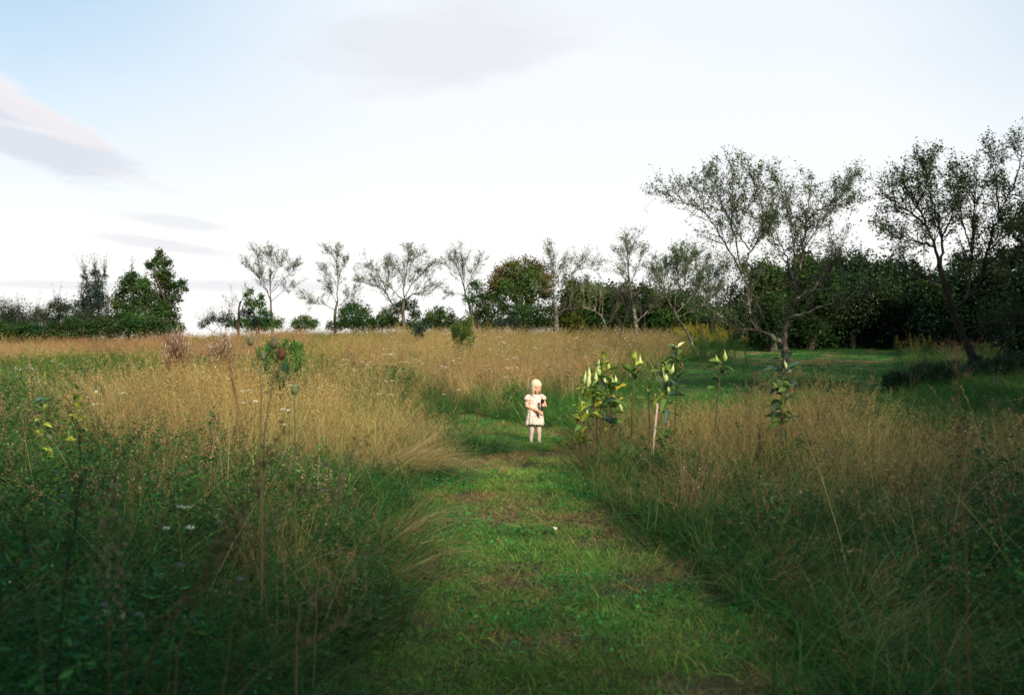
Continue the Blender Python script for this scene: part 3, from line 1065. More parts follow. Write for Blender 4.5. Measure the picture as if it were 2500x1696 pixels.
def sparse_tree(name, label, d, trunk, r0, limbs, pal=LEAF_SPARSE, bark=None, seed=1, shoots=9, slen=0.9, leaves=7, leaf=(0.075, 0.042), spread=0.45, up=0.45, group=None, cat='tree', extra_lobes=None, fruit=0, twr=0.0046, pale_limbs=()):
    """trunk and limbs: polylines of (px, py[, depth offset]); everything finer is grown"""
    rng = np.random.default_rng(seed)
    bark = bark or M_BARK

    def W(pl):
        return np.array([P(p[0], p[1], d + (p[2] if len(p) > 2 else 0.0)) for p in pl])
    T = W(trunk)
    base = T[0].copy()
    g = gz(base[0], base[1])
    T[0, 2] = g - 0.15
    base[2] = g
    root = make_tree(name, label, cat, base, group)
    at, aw, ac = Acc(), Acc(), Acc()
    tp = resample(T, 4 * len(T))
    tp[1:-1] += rng.normal(0, 0.012, tp[1:-1].shape)
    u = np.linspace(0, 1, len(tp))
    tr = 0.72 * r0 * (1.0 - 0.45 * u)
    tr[:3] *= np.array([1.5, 1.22, 1.08])
    tube(at, tp - base, tr, 9)
    for li, lm in enumerate(limbs):
        r1 = lm[0] * 0.54
        L = W(lm[1])
        n0 = max(8, 4 * len(L))
        # depth is not seen in the photograph: give every limb its own reach toward or away from the camera
        if all(len(p) < 3 for p in lm[1]):
            span = np.linalg.norm(L[-1] - L[0])
            off = rng.uniform(-0.6, 0.6) * span
            w = np.linspace(0, 1, len(L))
            sc = (d + off * w) / d
            L = np.stack([L[:, 0] * sc, L[:, 1] * sc, EYE + (L[:, 2] - EYE) * sc], 1)
        lp = resample(L, n0)
        ln = np.linalg.norm(lp[-1] - lp[0])
        lp[1:-1] += rng.normal(0, 0.010 * ln ** 0.5, lp[1:-1].shape)
        lr = r1 * (1 - np.linspace(0, 1, n0) * 0.82)
        acc_l = at
        if li in pale_limbs:
            acc_l = Acc()
        tube(acc_l, lp - base, lr, 6)
        if li in pale_limbs:
            lo_ = link('limb', acc_l.mesh('limb', M_PALE, True), root)
            lo_['label'] = 'dead limb crusted with pale lichen'
        ns = int(shoots * ln / 1.0) + 3
        s1, t1, L1 = side_shoots(rng, lp, ns, 0.18, slen * 1.35, spread * 1.35, up, 6)
        rr = np.minimum(r1 * 0.45 * (1.1 - t1 * 0.6), 0.014)[:, None] * (1 - 0.75 * np.linspace(0, 1, 6))
        tubes(aw, s1 - base, rr.clip(twr * 0.5), 4)
        tips = [lp[-4:]]
        for q in range(len(s1)):
            k2 = 5 + int(8 * L1[q])
            s2, t2, L2 = side_shoots(rng, s1[q], k2, 0.25, L1[q] * 0.5 + 0.14, 0.75, up * 0.6, 4)
            tubes(aw, s2 - base, np.full((k2, 4), twr) * (1 - 0.6 * np.linspace(0, 1, 4)), 3)
            tips.append(s2[:, 1:].reshape(-1, 3))
            tips.append(s1[q][3:])
        tips = np.concatenate(tips)
        nl = int(len(tips) * leaves / 5)
        c = tips[rng.integers(0, len(tips), nl)] + rng.normal(0, 0.035, (nl, 3))
        quads(ac, rng, c - base, 0.15, leaf[0], leaf[1], pick(rng, pal, nl, 0.2) if nl > 8 else pal)
        if fruit and rng.random() < fruit:
            f = tips[rng.integers(0, len(tips), 2)]
            for q in f:
                fa = Acc()
                lathe(fa, [(0.001, 0.036), (0.022, 0.033), (0.036, 0.012), (0.034, -0.012), (0.018, -0.03), (0.001, -0.028)], 9, (0.42, 0.04, 0.025))
                link('apple', fa.mesh('apple', M_PLANT, True), root, tuple(q - base))
    if extra_lobes:
        lobes_into(ac, rng, d, extra_lobes, base, pal, leaf, 1.0, 0.5)
    link('trunk', at.mesh('trunk', bark, True), root)
    link('twigs', aw.mesh('twigs', bark), root)['kind'] = 'stuff'
    link('crown', ac.mesh('crown', M_LEAF), root)
    return root


def lobes_into(acc, rng, d, lobes, base, pal, leaf, dens, depth, droop=0.0, ddz=None):
    """leaf clumps: each lobe (px, py, r px[, palette]) gets leaves through its outer volume"""
    xs = np.array([l[0] for l in lobes])
    half = max(1.0, (xs.max() - xs.min()) / 2 / FPX * d)
    cen = []
    for l in lobes:
        R = l[2] / FPX * d
        dz = rng.uniform(-1, 1) * half * depth
        c = P(l[0], l[1], d + dz)
        cen.append(c)
        pl = (l[3] if len(l) > 3 else pal) * np.array([rng.uniform(0.75, 1.35), rng.uniform(0.85, 1.15), rng.uniform(0.7, 1.2)]) * rng.uniform(0.75, 1.3)
        n = int(min(dens, 1.0) ** 1.3 * 3600 * R * R * (0.10 / leaf[0]) ** 2) + 60
        # several smaller clumps inside the lobe give the uneven, gapped outline
        k = 12
        sub = rng.normal(0, 1, (k, 3))
        sub /= np.linalg.norm(sub, axis=1)[:, None]
        sub = c + sub * R * (0.35 + 0.45 * rng.random((k, 1))) * np.array([1, 1, 0.9])
        which = rng.integers(0, k, n)
        v = rng.normal(0, 1, (n, 3))
        v /= np.linalg.norm(v, axis=1)[:, None]
        rad = R * (0.34 + 0.30 * rng.random((k, 1)))[which] * rng.random((n, 1)) ** 0.45
        p = sub[which] + v * rad * np.array([1, 1, 0.8])
        loose = rng.random(n) < 0.38
        v2 = rng.normal(0, 1, (n, 3))
        v2 /= np.linalg.norm(v2, axis=1)[:, None]
        p2 = c + v2 * R * (1.12 * rng.random((n, 1)) ** 0.45 + 0.10 * np.abs(rng.normal(0, 1, (n, 1))))
        p[loose] = p2[loose]
        gcol = (0.72 + 0.56 * rng.random((k, 1)))[which]
        col = pick(rng, pl, n, 0.2) * gcol
        quads(acc, rng, p - base, 0.35, leaf[0], leaf[1], col)
    return np.array(cen)


def dense_tree(name, label, d, px_base, lobes, pal=LEAF_MID, r0=0.10, leaf=(0.11, 0.075), dens=1.0, depth=0.8, seed=1, group=None, cat='tree', bark=None, trunks=1, twigs=0, tw_up=0.6):
    rng = np.random.default_rng(seed)
    bx = GX(px_base, d)
    base = np.array([bx, d, gz(bx, d)])
    root = make_tree(name, label, cat, base, group)
    ac, at = Acc(), Acc()
    cen = lobes_into(ac, rng, d, lobes, base, pal, leaf, min(1.0, dens * 1.12), depth)
    top = cen[:, 2].max()
    for k in range(trunks):
        b0 = np.array([rng.normal(0, 0.15 * (trunks > 1)), rng.normal(0, 0.15 * (trunks > 1)), -0.15])
        hub = np.array([rng.normal(0, 0.15), rng.normal(0, 0.15), (top - base[2]) * (0.30 + 0.12 * rng.random())])
        tube(at, resample([b0, (b0 + hub) / 2 + rng.normal(0, 0.05, 3), hub], 6), np.linspace(r0, r0 * 0.65, 6), 7)
        for c in cen[k::trunks]:
            e = c - base
            mid = (hub + e) / 2 + rng.normal(0, 0.08 * np.linalg.norm(e - hub), 3)
            tube(at, resample([hub, mid, e], 6), np.linspace(r0 * 0.5, 0.012, 6), 5)
    if twigs:
        aw = Acc()
        for c in cen:
            s1, t1, L1 = side_shoots(rng, np.array([c, c + [0, 0, 0.3]]), twigs, 0.0, 0.75, 0.55, tw_up, 5)
            tubes(aw, s1 - base, np.full((len(s1), 5), 0.009) * (1 - 0.7 * np.linspace(0, 1, 5)), 3)
            q = s1[:, 1:].reshape(-1, 3)
            q = np.repeat(q, 3, 0) + rng.normal(0, 0.04, (len(q) * 3, 3))
            quads(ac, rng, q - base, 0.1, leaf[0] * 0.8, leaf[1] * 0.6, pick(rng, pal, len(q), 0.2))
        link('twigs', aw.mesh('twigs', bark or M_BARK), root)['kind'] = 'stuff'
    if trunks:
        link('trunk', at.mesh('trunk', bark or M_BARK, True), root)
    link('crown', ac.mesh('crown', M_LEAF), root)
    return root


def blade_shrub(name, label, d, px, width_px, top_py, pal, seed, n=900, cat='shrub', lean=0.3, w=0.012, group=None, tips=None, leafy=0):
    """upright feathery shrub: many thin stems fanning out of one foot"""
    rng = np.random.default_rng(seed)
    bx = GX(px, d)
    base = np.array([bx, d, gz(bx, d)])
    root = make_tree(name, label, cat, base, group)
    h = EYE + (848 - top_py) / FPX * d - base[2]
    rad = width_px / 2 / FPX * d
    af, as_ = Acc(), Acc()
    k = 46
    az = rng.random(k) * 6.283
    rr = rad * 0.9 * np.sqrt(rng.random(k))
    t = np.linspace(0, 1, 6)[None, :, None]
    tip = np.stack([rr * np.cos(az), rr * np.sin(az), h * (1.0 - 0.22 * (rr / rad) ** 2) * (0.55 + 0.45 * rng.random(k))], 1)
    foot = tip * np.array([0.35, 0.35, 0])
    pts = foot[:, None] * (1 - t) + tip[:, None] * t + np.array([0, 0, -0.10]) * 0 + (tip * [0.25, 0.25, 0])[:, None] * (t ** 2 - t)
    tubes(as_, pts, np.full((k, 6), 0.007) * (1 - 0.6 * np.linspace(0, 1, 6)), 4)
    # fine foliage along every stem
    m = n // 2
    which = rng.integers(0, k, m * 12)
    u = 0.12 + 0.90 * rng.random(m * 12)
    f = u * 5
    i = np.clip(f.astype(int), 0, 4)
    q = pts[which, i] + (pts[which, i + 1] - pts[which, i]) * (f - i)[:, None]
    q = q + rng.normal(0, 0.07 * (1.15 - 0.7 * u)[:, None], q.shape)
    dirn = rng.normal(0, 0.35, q.shape) + np.array([0, 0, 1.0])
    dirn /= np.linalg.norm(dirn, axis=1)[:, None]
    side = np.cross(dirn, rng.normal(0, 1, q.shape))
    side /= np.linalg.norm(side, axis=1)[:, None]
    ln = (0.11 * (0.6 + 0.8 * rng.random(len(q))))[:, None]
    V = np.stack([q, q + dirn * ln * 0.5 + side * w, q + dirn * ln, q + dirn * ln * 0.5 - side * w], 1)
    C = pick(rng, pal, len(q), 0.2)
    if tips is not None:
        hi = (u > 0.85) & (rng.random(len(q)) < 0.6)
        C[hi] = pick(rng, tips, int(hi.sum()), 0.15)
    af.add(V.reshape(-1, 3), np.arange(len(q) * 4).reshape(-1, 4), np.repeat(C, 4, 0))
    link('stems', as_.mesh('stems', M_BARK), root)['kind'] = 'stuff'
    link('foliage', af.mesh('foliage', M_LEAF), root)
    return root


M_DARK = bark_mat('shaded_bark', (0.014, 0.012, 0.010, 1), (0.042, 0.035, 0.028, 1))  # darker copy of the grey brown bark, shade put into its colour


def build_trees():
    O = 'old orchard trees along the crest'
    # ---- dense clump at the crest on one side
    dense_tree('bramble_thicket', 'tangled blue grey bramble thicket with bare arching canes at the far edge', 54, 40,
               [(-60, 775, 45), (-10, 765, 42), (45, 770, 40), (88, 778, 32), (20, 800, 45), (70, 805, 40)], LEAF_GREY * 0.7, 0.04, (0.08, 0.045), 0.75, 0.9, 3, cat='thicket', trunks=4, twigs=14, tw_up=1.2)
    dense_tree('bush', 'rounded grey green bush between the bramble thicket and the feathery tree', 53, 145,
               [(120, 775, 32), (160, 768, 35), (140, 745, 20), (185, 790, 30), (120, 805, 32), (160, 808, 30)], LEAF_GREY * 0.7, 0.05, (0.09, 0.05), 0.9, 0.9, 4, cat='bush', trunks=3, twigs=6, tw_up=1.3)
    dense_tree('feathery_tree', 'slender grey leaved tree with upright feathery shoots next to the dense round tree', 55, 228,
               [(225, 770, 42), (200, 740, 24), (232, 728, 28), (250, 740, 25), (212, 700, 16), (240, 695, 19), (232, 668, 13), (205, 675, 9), (255, 675, 9), (215, 790, 35), (262, 785, 25)], LEAF_GREY * 0.7, 0.09, (0.09, 0.05), 0.85, 0.8, 5, trunks=3, twigs=16, tw_up=1.5)
    dense_tree('round_tree', 'dense dark green round tree beside the tall pointed one', 55, 322,
               [(325, 698, 30), (300, 722, 26), (350, 715, 30), (285, 745, 22), (335, 745, 34), (370, 745, 28), (322, 672, 13), (300, 770, 28, LEAF_MID * 0.8), (345, 785, 35), (372, 780, 28), (290, 795, 26), (310, 690, 18), (355, 690, 15)],
               LEAF_MID * 0.70, 0.12, (0.12, 0.08), 1.0, 0.8, 6, trunks=2, twigs=3, tw_up=1.5)
    dense_tree('tall_tree', 'tallest dark tree of the crest clump with a pointed open crown', 56, 400,
               [(390, 616, 9), (391, 630, 13), (378, 642, 14), (404, 645, 16), (368, 650, 10), (390, 668, 20), (410, 672, 18), (400, 698, 24), (428, 702, 18), (445, 690, 10), (452, 706, 8), (408, 730, 26), (432, 725, 14), (395, 755, 24), (420, 765, 20), (392, 785, 30), (425, 792, 22), (440, 800, 12), (375, 720, 14), (360, 645, 6)],
               LEAF_MID * 0.58, 0.13, (0.12, 0.085), 1.0, 0.7, 7)
    dense_tree('scrub_bushes', 'low dark scrub rising just beyond the crest where the sky shows', 59, 530,
               [(505, 785, 11), (520, 778, 14), (545, 780, 18), (560, 772, 13), (492, 795, 10)], LEAF_GREY * 0.8, 0.03, (0.09, 0.05), 0.7, 0.8, 8, cat='bush', trunks=3, twigs=6)
    # ---- dead stump and shrub
    sparse_tree('dead_snag', 'short dead snag with a few bare twigs behind the leafy shrub', 58, [(582, 800), (583, 765), (588, 735)], 0.13,
                [(0.05, [(587, 742), (575, 732), (560, 728)]), (0.04, [(588, 738), (596, 722), (600, 706)]), (0.03, [(582, 770), (570, 755), (552, 742)])], LEAF_SPARSE, seed=11, shoots=4, slen=0.5, leaves=0.2, cat='dead tree')
    dense_tree('leafy_shrub', 'bright leafy shrub at the foot of the first thin orchard tree', 57, 622,
               [(610, 738, 17), (611, 712, 9), (605, 765, 20), (632, 748, 19), (645, 770, 20), (620, 785, 22), (600, 720, 7), (638, 725, 9), (655, 790, 20)], LEAF_MID * 0.85, 0.06, (0.11, 0.07), 0.72, 0.8, 12, cat='shrub', trunks=3)
    # ---- orchard row
    sparse_tree('orchard_tree', 'thin orchard tree growing out of the leafy shrub, crown swept to one side', 58, [(668, 805), (662, 760), (660, 725)], 0.12,
                [(0.07, [(660, 735), (660, 690), (662, 640), (660, 618)]), (0.06, [(660, 730), (642, 695), (620, 665), (588, 640)]), (0.05, [(655, 715), (640, 680), (630, 640), (625, 620)]), (0.04, [(662, 715), (680, 695), (705, 672), (722, 650)]), (0.035, [(663, 735), (690, 712), (712, 700), (732, 708)]), (0.04, [(662, 690), (680, 650), (690, 635)])],
                LEAF_SPARSE * 0.85, seed=21, shoots=7, slen=0.75, leaves=5.5, group=O)
    sparse_tree('orchard_tree', 'orchard tree with one straight upright leader above a round bush', 59, [(817, 805), (818, 770), (824, 735)], 0.16,
                [(0.07, [(824, 738), (824, 690), (823, 640), (822, 606)]), (0.05, [(820, 760), (795, 745), (765, 740), (742, 728)]), (0.04, [(822, 742), (808, 710), (792, 685)]), (0.03, [(824, 665), (838, 655), (848, 640)]), (0.04, [(826, 748), (850, 725), (868, 705)]), (0.03, [(823, 690), (805, 672), (790, 660)]), (0.03, [(824, 640), (812, 625), (800, 618)])],
                LEAF_SPARSE * 0.9, seed=22, shoots=8, slen=0.6, leaves=5.5, group=O)
    sparse_tree('orchard_tree', 'wide spreading orchard tree with two heavy low limbs, fullest of the crest row', 57, [(991, 810), (984, 770), (986, 735)], 0.19,
                [(0.12, [(982, 768), (960, 745), (944, 718), (925, 700), (895, 692), (872, 678)]), (0.07, [(945, 720), (935, 690), (915, 665), (892, 652)]), (0.09, [(986, 738), (986, 700), (994, 655), (998, 618)]), (0.06, [(988, 725), (1002, 700), (1025, 672), (1055, 648), (1068, 655)]), (0.08, [(988, 732), (1008, 718), (1036, 712), (1062, 706)]), (0.05, [(984, 730), (962, 712), (950, 685), (948, 650)]), (0.05, [(990, 690), (975, 665), (955, 650)]), (0.04, [(992, 665), (1010, 635), (1030, 620)]), (0.035, [(1036, 712), (1036, 680), (1046, 665)])],
                LEAF_SPARSE * 0.9, seed=23, shoots=8.5, slen=0.75, leaves=5.5, group=O)
    sparse_tree('orchard_tree', 'leaning orchard tree against the reddish topped tree', 56, [(1162, 805), (1148, 755), (1135, 715)], 0.15,
                [(0.07, [(1136, 718), (1130, 690), (1118, 655), (1102, 628)]), (0.06, [(1135, 712), (1130, 670), (1130, 640), (1126, 618)]), (0.05, [(1137, 710), (1150, 680), (1162, 655), (1170, 635)]), (0.04, [(1136, 722), (1112, 716), (1095, 722)]), (0.05, [(1150, 765), (1175, 752), (1188, 742)]), (0.04, [(1125, 675), (1104, 660), (1090, 650)])],
                LEAF_SPARSE * 0.9, seed=24, shoots=7, slen=0.7, leaves=4.5, group=O)
    dense_tree('bush', 'round dark bush at the foot of the straight leader tree', 58, 868,
               [(862, 752, 22), (885, 765, 24), (845, 765, 20), (870, 785, 24), (905, 785, 16), (835, 785, 18)], LEAF_MID * 0.6, 0.05, (0.11, 0.07), 1.0, 0.8, 31, cat='bush', trunks=3, twigs=3)
    dense_tree('bush', 'small leafy bush poking over the crest between two thin orchard trees', 59, 738,
               [(722, 788, 12), (738, 780, 12), (748, 776, 9), (760, 792, 12)], LEAF_MID * 0.8, 0.03, (0.10, 0.07), 0.7, 0.8, 32, cat='bush', trunks=2)
    dense_tree('bush', 'bush split by the trunk of the wide spreading orchard tree', 59, 960,
               [(945, 765, 20), (970, 752, 22), (1000, 745, 20), (1012, 770, 18), (955, 785, 20), (930, 778, 14)], LEAF_MID * 0.7, 0.04, (0.11, 0.07), 0.85, 0.8, 33, cat='bush', trunks=3)
    dense_tree('bush', 'low bright green bush standing alone left of the leaning orchard tree'.replace('left of', 'beside'), 58, 1070,
               [(1050, 772, 16), (1072, 764, 18), (1096, 772, 18), (1070, 785, 20), (1040, 785, 12), (1105, 790, 14)], LEAF_MID * 0.95, 0.04, (0.11, 0.07), 0.95, 0.8, 34, cat='bush', trunks=3)
    # ---- big tree with reddish top
    dense_tree('broad_tree', 'big broad tree with a reddish domed top rising in the middle of the tree line', 57, 1280,
               [(1222, 672, 24, LEAF_RED), (1250, 657, 27, LEAF_RED), (1285, 652, 28, LEAF_RED), (1316, 664, 28, LEAF_RED), (1336, 688, 26, LEAF_RED), (1205, 695, 24, LEAF_RED * 0.8), (1262, 678, 34), (1300, 685, 34), (1235, 695, 28, LEAF_RED * 0.8), (1280, 705, 30), (1230, 705, 24), (1335, 715, 26, LEAF_RED * 0.7), (1262, 715, 24), (1200, 730, 22), (1228, 745, 26), (1300, 730, 20), (1268, 760, 26), (1310, 770, 28), (1345, 755, 26), (1235, 780, 26), (1280, 790, 26), (1195, 765, 22), (1345, 785, 22)],
               LEAF_MID * 0.78, 0.18, (0.12, 0.08), 0.92, 0.75, 41, trunks=3)
    dense_tree('leafy_shrub', 'leafy shrub crowding the leaning trunk beside the broad reddish tree', 56.5, 1168,
               [(1160, 700, 20), (1182, 720, 22), (1150, 730, 20), (1175, 755, 24), (1155, 775, 22), (1190, 785, 22)], LEAF_MID * 0.75, 0.06, (0.11, 0.07), 0.75, 0.8, 42, cat='shrub', trunks=3)
    dense_tree('grey_shrub', 'greyish low shrub in the tall grass before the broad reddish tree', 53, 1240,
               [(1225, 788, 17), (1245, 782, 16), (1262, 792, 14)], LEAF_GREY, 0.03, (0.08, 0.03), 0.8, 0.8, 43, cat='shrub', trunks=3, twigs=4, tw_up=2)
    # ---- orchard trees in front of the hedge
    sparse_tree('orchard_tree', 'orchard tree with bare leader and one long horizontal limb, pinkish trunk', 50, [(1358, 815), (1358, 765), (1352, 735)], 0.21,
                [(0.07, [(1352, 738), (1352, 700), (1350, 655), (1343, 606)]), (0.08, [(1358, 766), (1378, 756), (1402, 753)]), (0.05, [(1352, 735), (1340, 715), (1322, 705)]), (0.05, [(1354, 730), (1372, 700), (1395, 670), (1420, 645)]), (0.04, [(1352, 690), (1370, 660), (1380, 640)]), (0.04, [(1395, 665), (1425, 655), (1455, 660)]), (0.03, [(1393, 754), (1392, 725), (1394, 700)])],
                LEAF_SPARSE, M_APPLE, 25, 8, 0.7, 5.0, group='orchard trees before the hedge')
    sparse_tree('pruned_tree', 'low apple tree with a row of pale upright water shoots', 45, [(1496, 840), (1480, 800), (1468, 768)], 0.10,
                [(0.07, [(1468, 770), (1452, 760), (1438, 754), (1425, 752)]), (0.035, [(1425, 752), (1426, 725), (1424, 700)]), (0.03, [(1440, 756), (1440, 728), (1436, 708)]), (0.03, [(1453, 760), (1455, 730), (1453, 695)]), (0.03, [(1462, 765), (1466, 730), (1465, 705)]), (0.03, [(1470, 770), (1471, 740), (1468, 712)]), (0.03, [(1482, 790), (1500, 770), (1506, 750)])],
                LEAF_LIGHT * 0.8, M_PALE, 26, 4, 0.4, 3.2, (0.06, 0.035), group='orchard trees before the hedge')
    sparse_tree('twiggy_tree', 'small dead topped tree with a grey twiggy tangle', 43, [(1512, 852), (1516, 815), (1526, 780), (1530, 755)], 0.085,
                [(0.05, [(1530, 758), (1520, 735), (1512, 715)]), (0.05, [(1529, 765), (1545, 740), (1552, 718)]), (0.04, [(1530, 755), (1532, 730), (1528, 705)]), (0.04, [(1522, 795), (1508, 775), (1500, 750)]), (0.03, [(1512, 715), (1500, 712), (1496, 722)])],
                np.array([[0.12, 0.09, 0.075], [0.16, 0.12, 0.10]]), M_APPLE, 27, 16, 0.5, 2.0, (0.05, 0.025), spread=0.9, up=0.1, cat='tree')
    sparse_tree('orchard_tree', 'tallest of the thin orchard trees, bare straight leader above a forked base', 48, [(1556, 820), (1550, 770), (1545, 740)], 0.20,
                [(0.10, [(1545, 742), (1538, 700), (1532, 640), (1528, 575)]), (0.09, [(1556, 785), (1578, 762), (1600, 740)]), (0.05, [(1540, 695), (1555, 655), (1572, 610)]), (0.04, [(1536, 660), (1520, 635), (1508, 618)]), (0.04, [(1534, 640), (1545, 600), (1556, 580)]), (0.04, [(1538, 700), (1524, 680), (1512, 668)]), (0.035, [(1600, 740), (1612, 725), (1618, 705)])],
                LEAF_SPARSE, M_APPLE, 28, 8, 0.6, 4.0, group='orchard trees before the hedge')
    sparse_tree('apple_tree', 'bushy crab apple with orange tints between the tall thin tree and the great apple tree', 40, [(1704, 850), (1678, 812), (1655, 778), (1645, 755)], 0.10,
                [(0.06, [(1645, 757), (1628, 730), (1612, 700), (1600, 670)]), (0.06, [(1646, 755), (1650, 715), (1655, 670), (1650, 630)]), (0.06, [(1650, 765), (1680, 735), (1705, 700), (1715, 660)]), (0.05, [(1655, 775), (1690, 758), (1730, 735), (1755, 705)]), (0.05, [(1640, 750), (1615, 745), (1590, 740)]), (0.05, [(1655, 690), (1680, 650), (1690, 620)]), (0.04, [(1628, 730), (1620, 690), (1630, 650)]), (0.04, [(1700, 710), (1740, 680), (1770, 660)]), (0.04, [(1650, 720), (1672, 690), (1660, 640)])],
                LEAF_APPLE * 1.1, M_APPLE, 29, 12, 0.75, 8.0, (0.065, 0.042), cat='tree', fruit=0.6)
    sparse_tree('thin_tree', 'thin forked stems rising from goldenrod beside the crab apple', 38, [(1722, 858), (1718, 830), (1712, 800)], 0.07,
                [(0.04, [(1718, 832), (1735, 800), (1742, 770)]), (0.04, [(1712, 805), (1705, 775), (1700, 740)]), (0.03, [(1722, 840), (1740, 815), (1748, 800)]), (0.03, [(1742, 770), (1765, 740), (1790, 720)])], LEAF_APPLE, M_APPLE, 30, 8, 0.6, 5, cat='tree')

    # ---- the great apple tree
    sparse_tree('great_apple_tree', 'great old apple tree with low horizontal limb and broad lacy crown on the lawn edge', 30, [(1921, 915), (1920, 880), (1916, 850), (1912, 835)], 0.24,
                [(0.17, [(1914, 838, 0), (1918, 800, .1), (1932, 765, .2), (1942, 725, .3), (1936, 690, .3)]),                # 0 main stem
                 (0.15, [(1912, 840, 0), (1885, 822, -.2), (1850, 806, -.3), (1800, 800, -.3), (1765, 775, -.2)]),             # 1 low limb
                 (0.09, [(1850, 806, -.3), (1834, 780, -.4), (1826, 720, -.5), (1814, 665, -.6)]),                              # 2 upright from limb
                 (0.055, [(1814, 668, -.6), (1790, 630, -.9), (1760, 575, -1.2), (1722, 520, -1.4), (1665, 490, -1.6), (1612, 470, -1.7)]),
                 (0.05, [(1812, 665, -.6), (1798, 600, -.5), (1785, 530, -.4), (1790, 450, -.2), (1800, 405, 0)]),
                 (0.055, [(1818, 662, -.6), (1834, 610, -.2), (1860, 570, .2), (1880, 520, .6), (1895, 470, 1.0)]),
                 (0.06, [(1936, 695, .3), (1925, 640, .0), (1908, 600, -.4), (1880, 570, -.8), (1858, 560, -1.1)]),
                 (0.07, [(1938, 700, .3), (1955, 640, .4), (1966, 560, .5), (1974, 480, .8), (1985, 440, 1.0)]),
                 (0.055, [(1935, 690, .3), (1940, 620, 1.0), (1930, 540, 1.5), (1905, 470, 1.9), (1890, 440, 2.0)]),
                 (0.05, [(1960, 610, .5), (1995, 560, 1.1), (2030, 510, 1.6), (2060, 470, 2.0)]),
                 (0.045, [(1968, 540, .6), (2005, 510, -.2), (2050, 500, -.8), (2085, 490, -1.2)]),
                 (0.085, [(1925, 775, .1), (1960, 765, -.2), (2000, 750, -.5), (2035, 740, -.8), (2070, 728, -1.0), (2095, 700, -1.2), (2108, 685, -1.3)]),  # 11 pale limb
                 (0.06, [(1935, 740, .2), (1965, 715, .7), (1995, 700, 1.2), (2020, 660, 1.6)]),
                 (0.05, [(1765, 775, -.2), (1735, 755, -.4), (1712, 735, -.6), (1700, 690, -.8)]),
                 (0.045, [(1800, 798, -.3), (1785, 750, .3), (1790, 700, .7), (1796, 665, .9)]),
                 (0.04, [(1722, 520, -1.4), (1715, 480, -1.0), (1720, 440, -.6)]),
                 (0.04, [(1785, 540, -.4), (1755, 480, .2), (1745, 435, .5)]),
                 (0.04, [(1895, 600, -.3), (1865, 520, -1.2), (1845, 450, -1.5), (1830, 425, -1.6)]),
                 (0.04, [(1990, 700, 1.0), (2030, 640, 1.5), (2060, 600, 1.8)]),
                 (0.04, [(2040, 500, 1.2), (2070, 450, 1.2), (2085, 440, 1.2)]),
                 (0.04, [(1830, 610, -.2), (1800, 560, -1.0), (1830, 500, -1.4), (1855, 455, -1.6)]),
                 ], LEAF_APPLE * 0.85, M_APPLE, 51, 8.5, 0.74, 7.0, (0.066, 0.040), spread=0.46, up=0.35, pale_limbs=(11,))
    # ---- second great tree toward the dark wood
    sparse_tree('dark_apple_tree', 'tall dark apple tree with fan shaped limbs standing against the dark wood', 27, [(2400, 935), (2378, 880), (2345, 810), (2322, 750), (2305, 690), (2292, 645)], 0.17,
                [(0.09, [(2292, 650, 0), (2282, 600, -.2), (2262, 550, -.5), (2240, 500, -.9), (2200, 440, -1.2)]),
                 (0.08, [(2296, 655, 0), (2300, 600, .3), (2290, 540, .6), (2270, 470, .9), (2262, 410, 1.1)]),
                 (0.07, [(2262, 552, -.5), (2225, 520, -.2), (2190, 500, 0), (2155, 470, .2)]),
                 (0.07, [(2284, 605, -.2), (2240, 590, -.8), (2200, 585, -1.2), (2165, 560, -1.4)]),
                 (0.09, [(2330, 770, 0), (2360, 720, .6), (2372, 640, 1.0), (2378, 540, 1.2), (2382, 430, 1.3)]),
                 (0.10, [(2325, 755, 0), (2385, 700, -.4), (2410, 620, -.6), (2440, 520, -.9), (2475, 460, -1.0)]),
                 (0.05, [(2374, 620, 1.0), (2350, 540, .6), (2340, 460, .4), (2335, 420, .4)]),
                 (0.05, [(2440, 520, -.9), (2430, 440, -.4), (2415, 380, -.2)]),
                 (0.05, [(2415, 610, -.6), (2470, 560, .2), (2510, 500, .5), (2530, 430, .8)]),
                 (0.05, [(2300, 580, .3), (2325, 520, -.6), (2320, 460, -1.0)]),
                 (0.05, [(2400, 650, -.5), (2450, 620, -1.2), (2500, 600, -1.5)]),
                 (0.05, [(2240, 500, -.9), (2262, 450, -1.5), (2255, 400, -1.7)]),
                 (0.05, [(2300, 690, 0), (2260, 680, .8), (2225, 660, 1.3), (2200, 620, 1.5)]),
                 (0.05, [(2475, 460, -1.0), (2490, 400, -1.0), (2500, 360, -1.0)]),
                 (0.05, [(2350, 800, .2), (2420, 790, .8), (2480, 770, 1.2)]),
                 ], LEAF_APPLE * 0.75, M_DARK, 52, 9, 0.70, 8.0, (0.066, 0.042), spread=0.46, up=0.35)
    # ---- hedge and wood behind
    H = 'dense trees of the hedge behind the orchard'
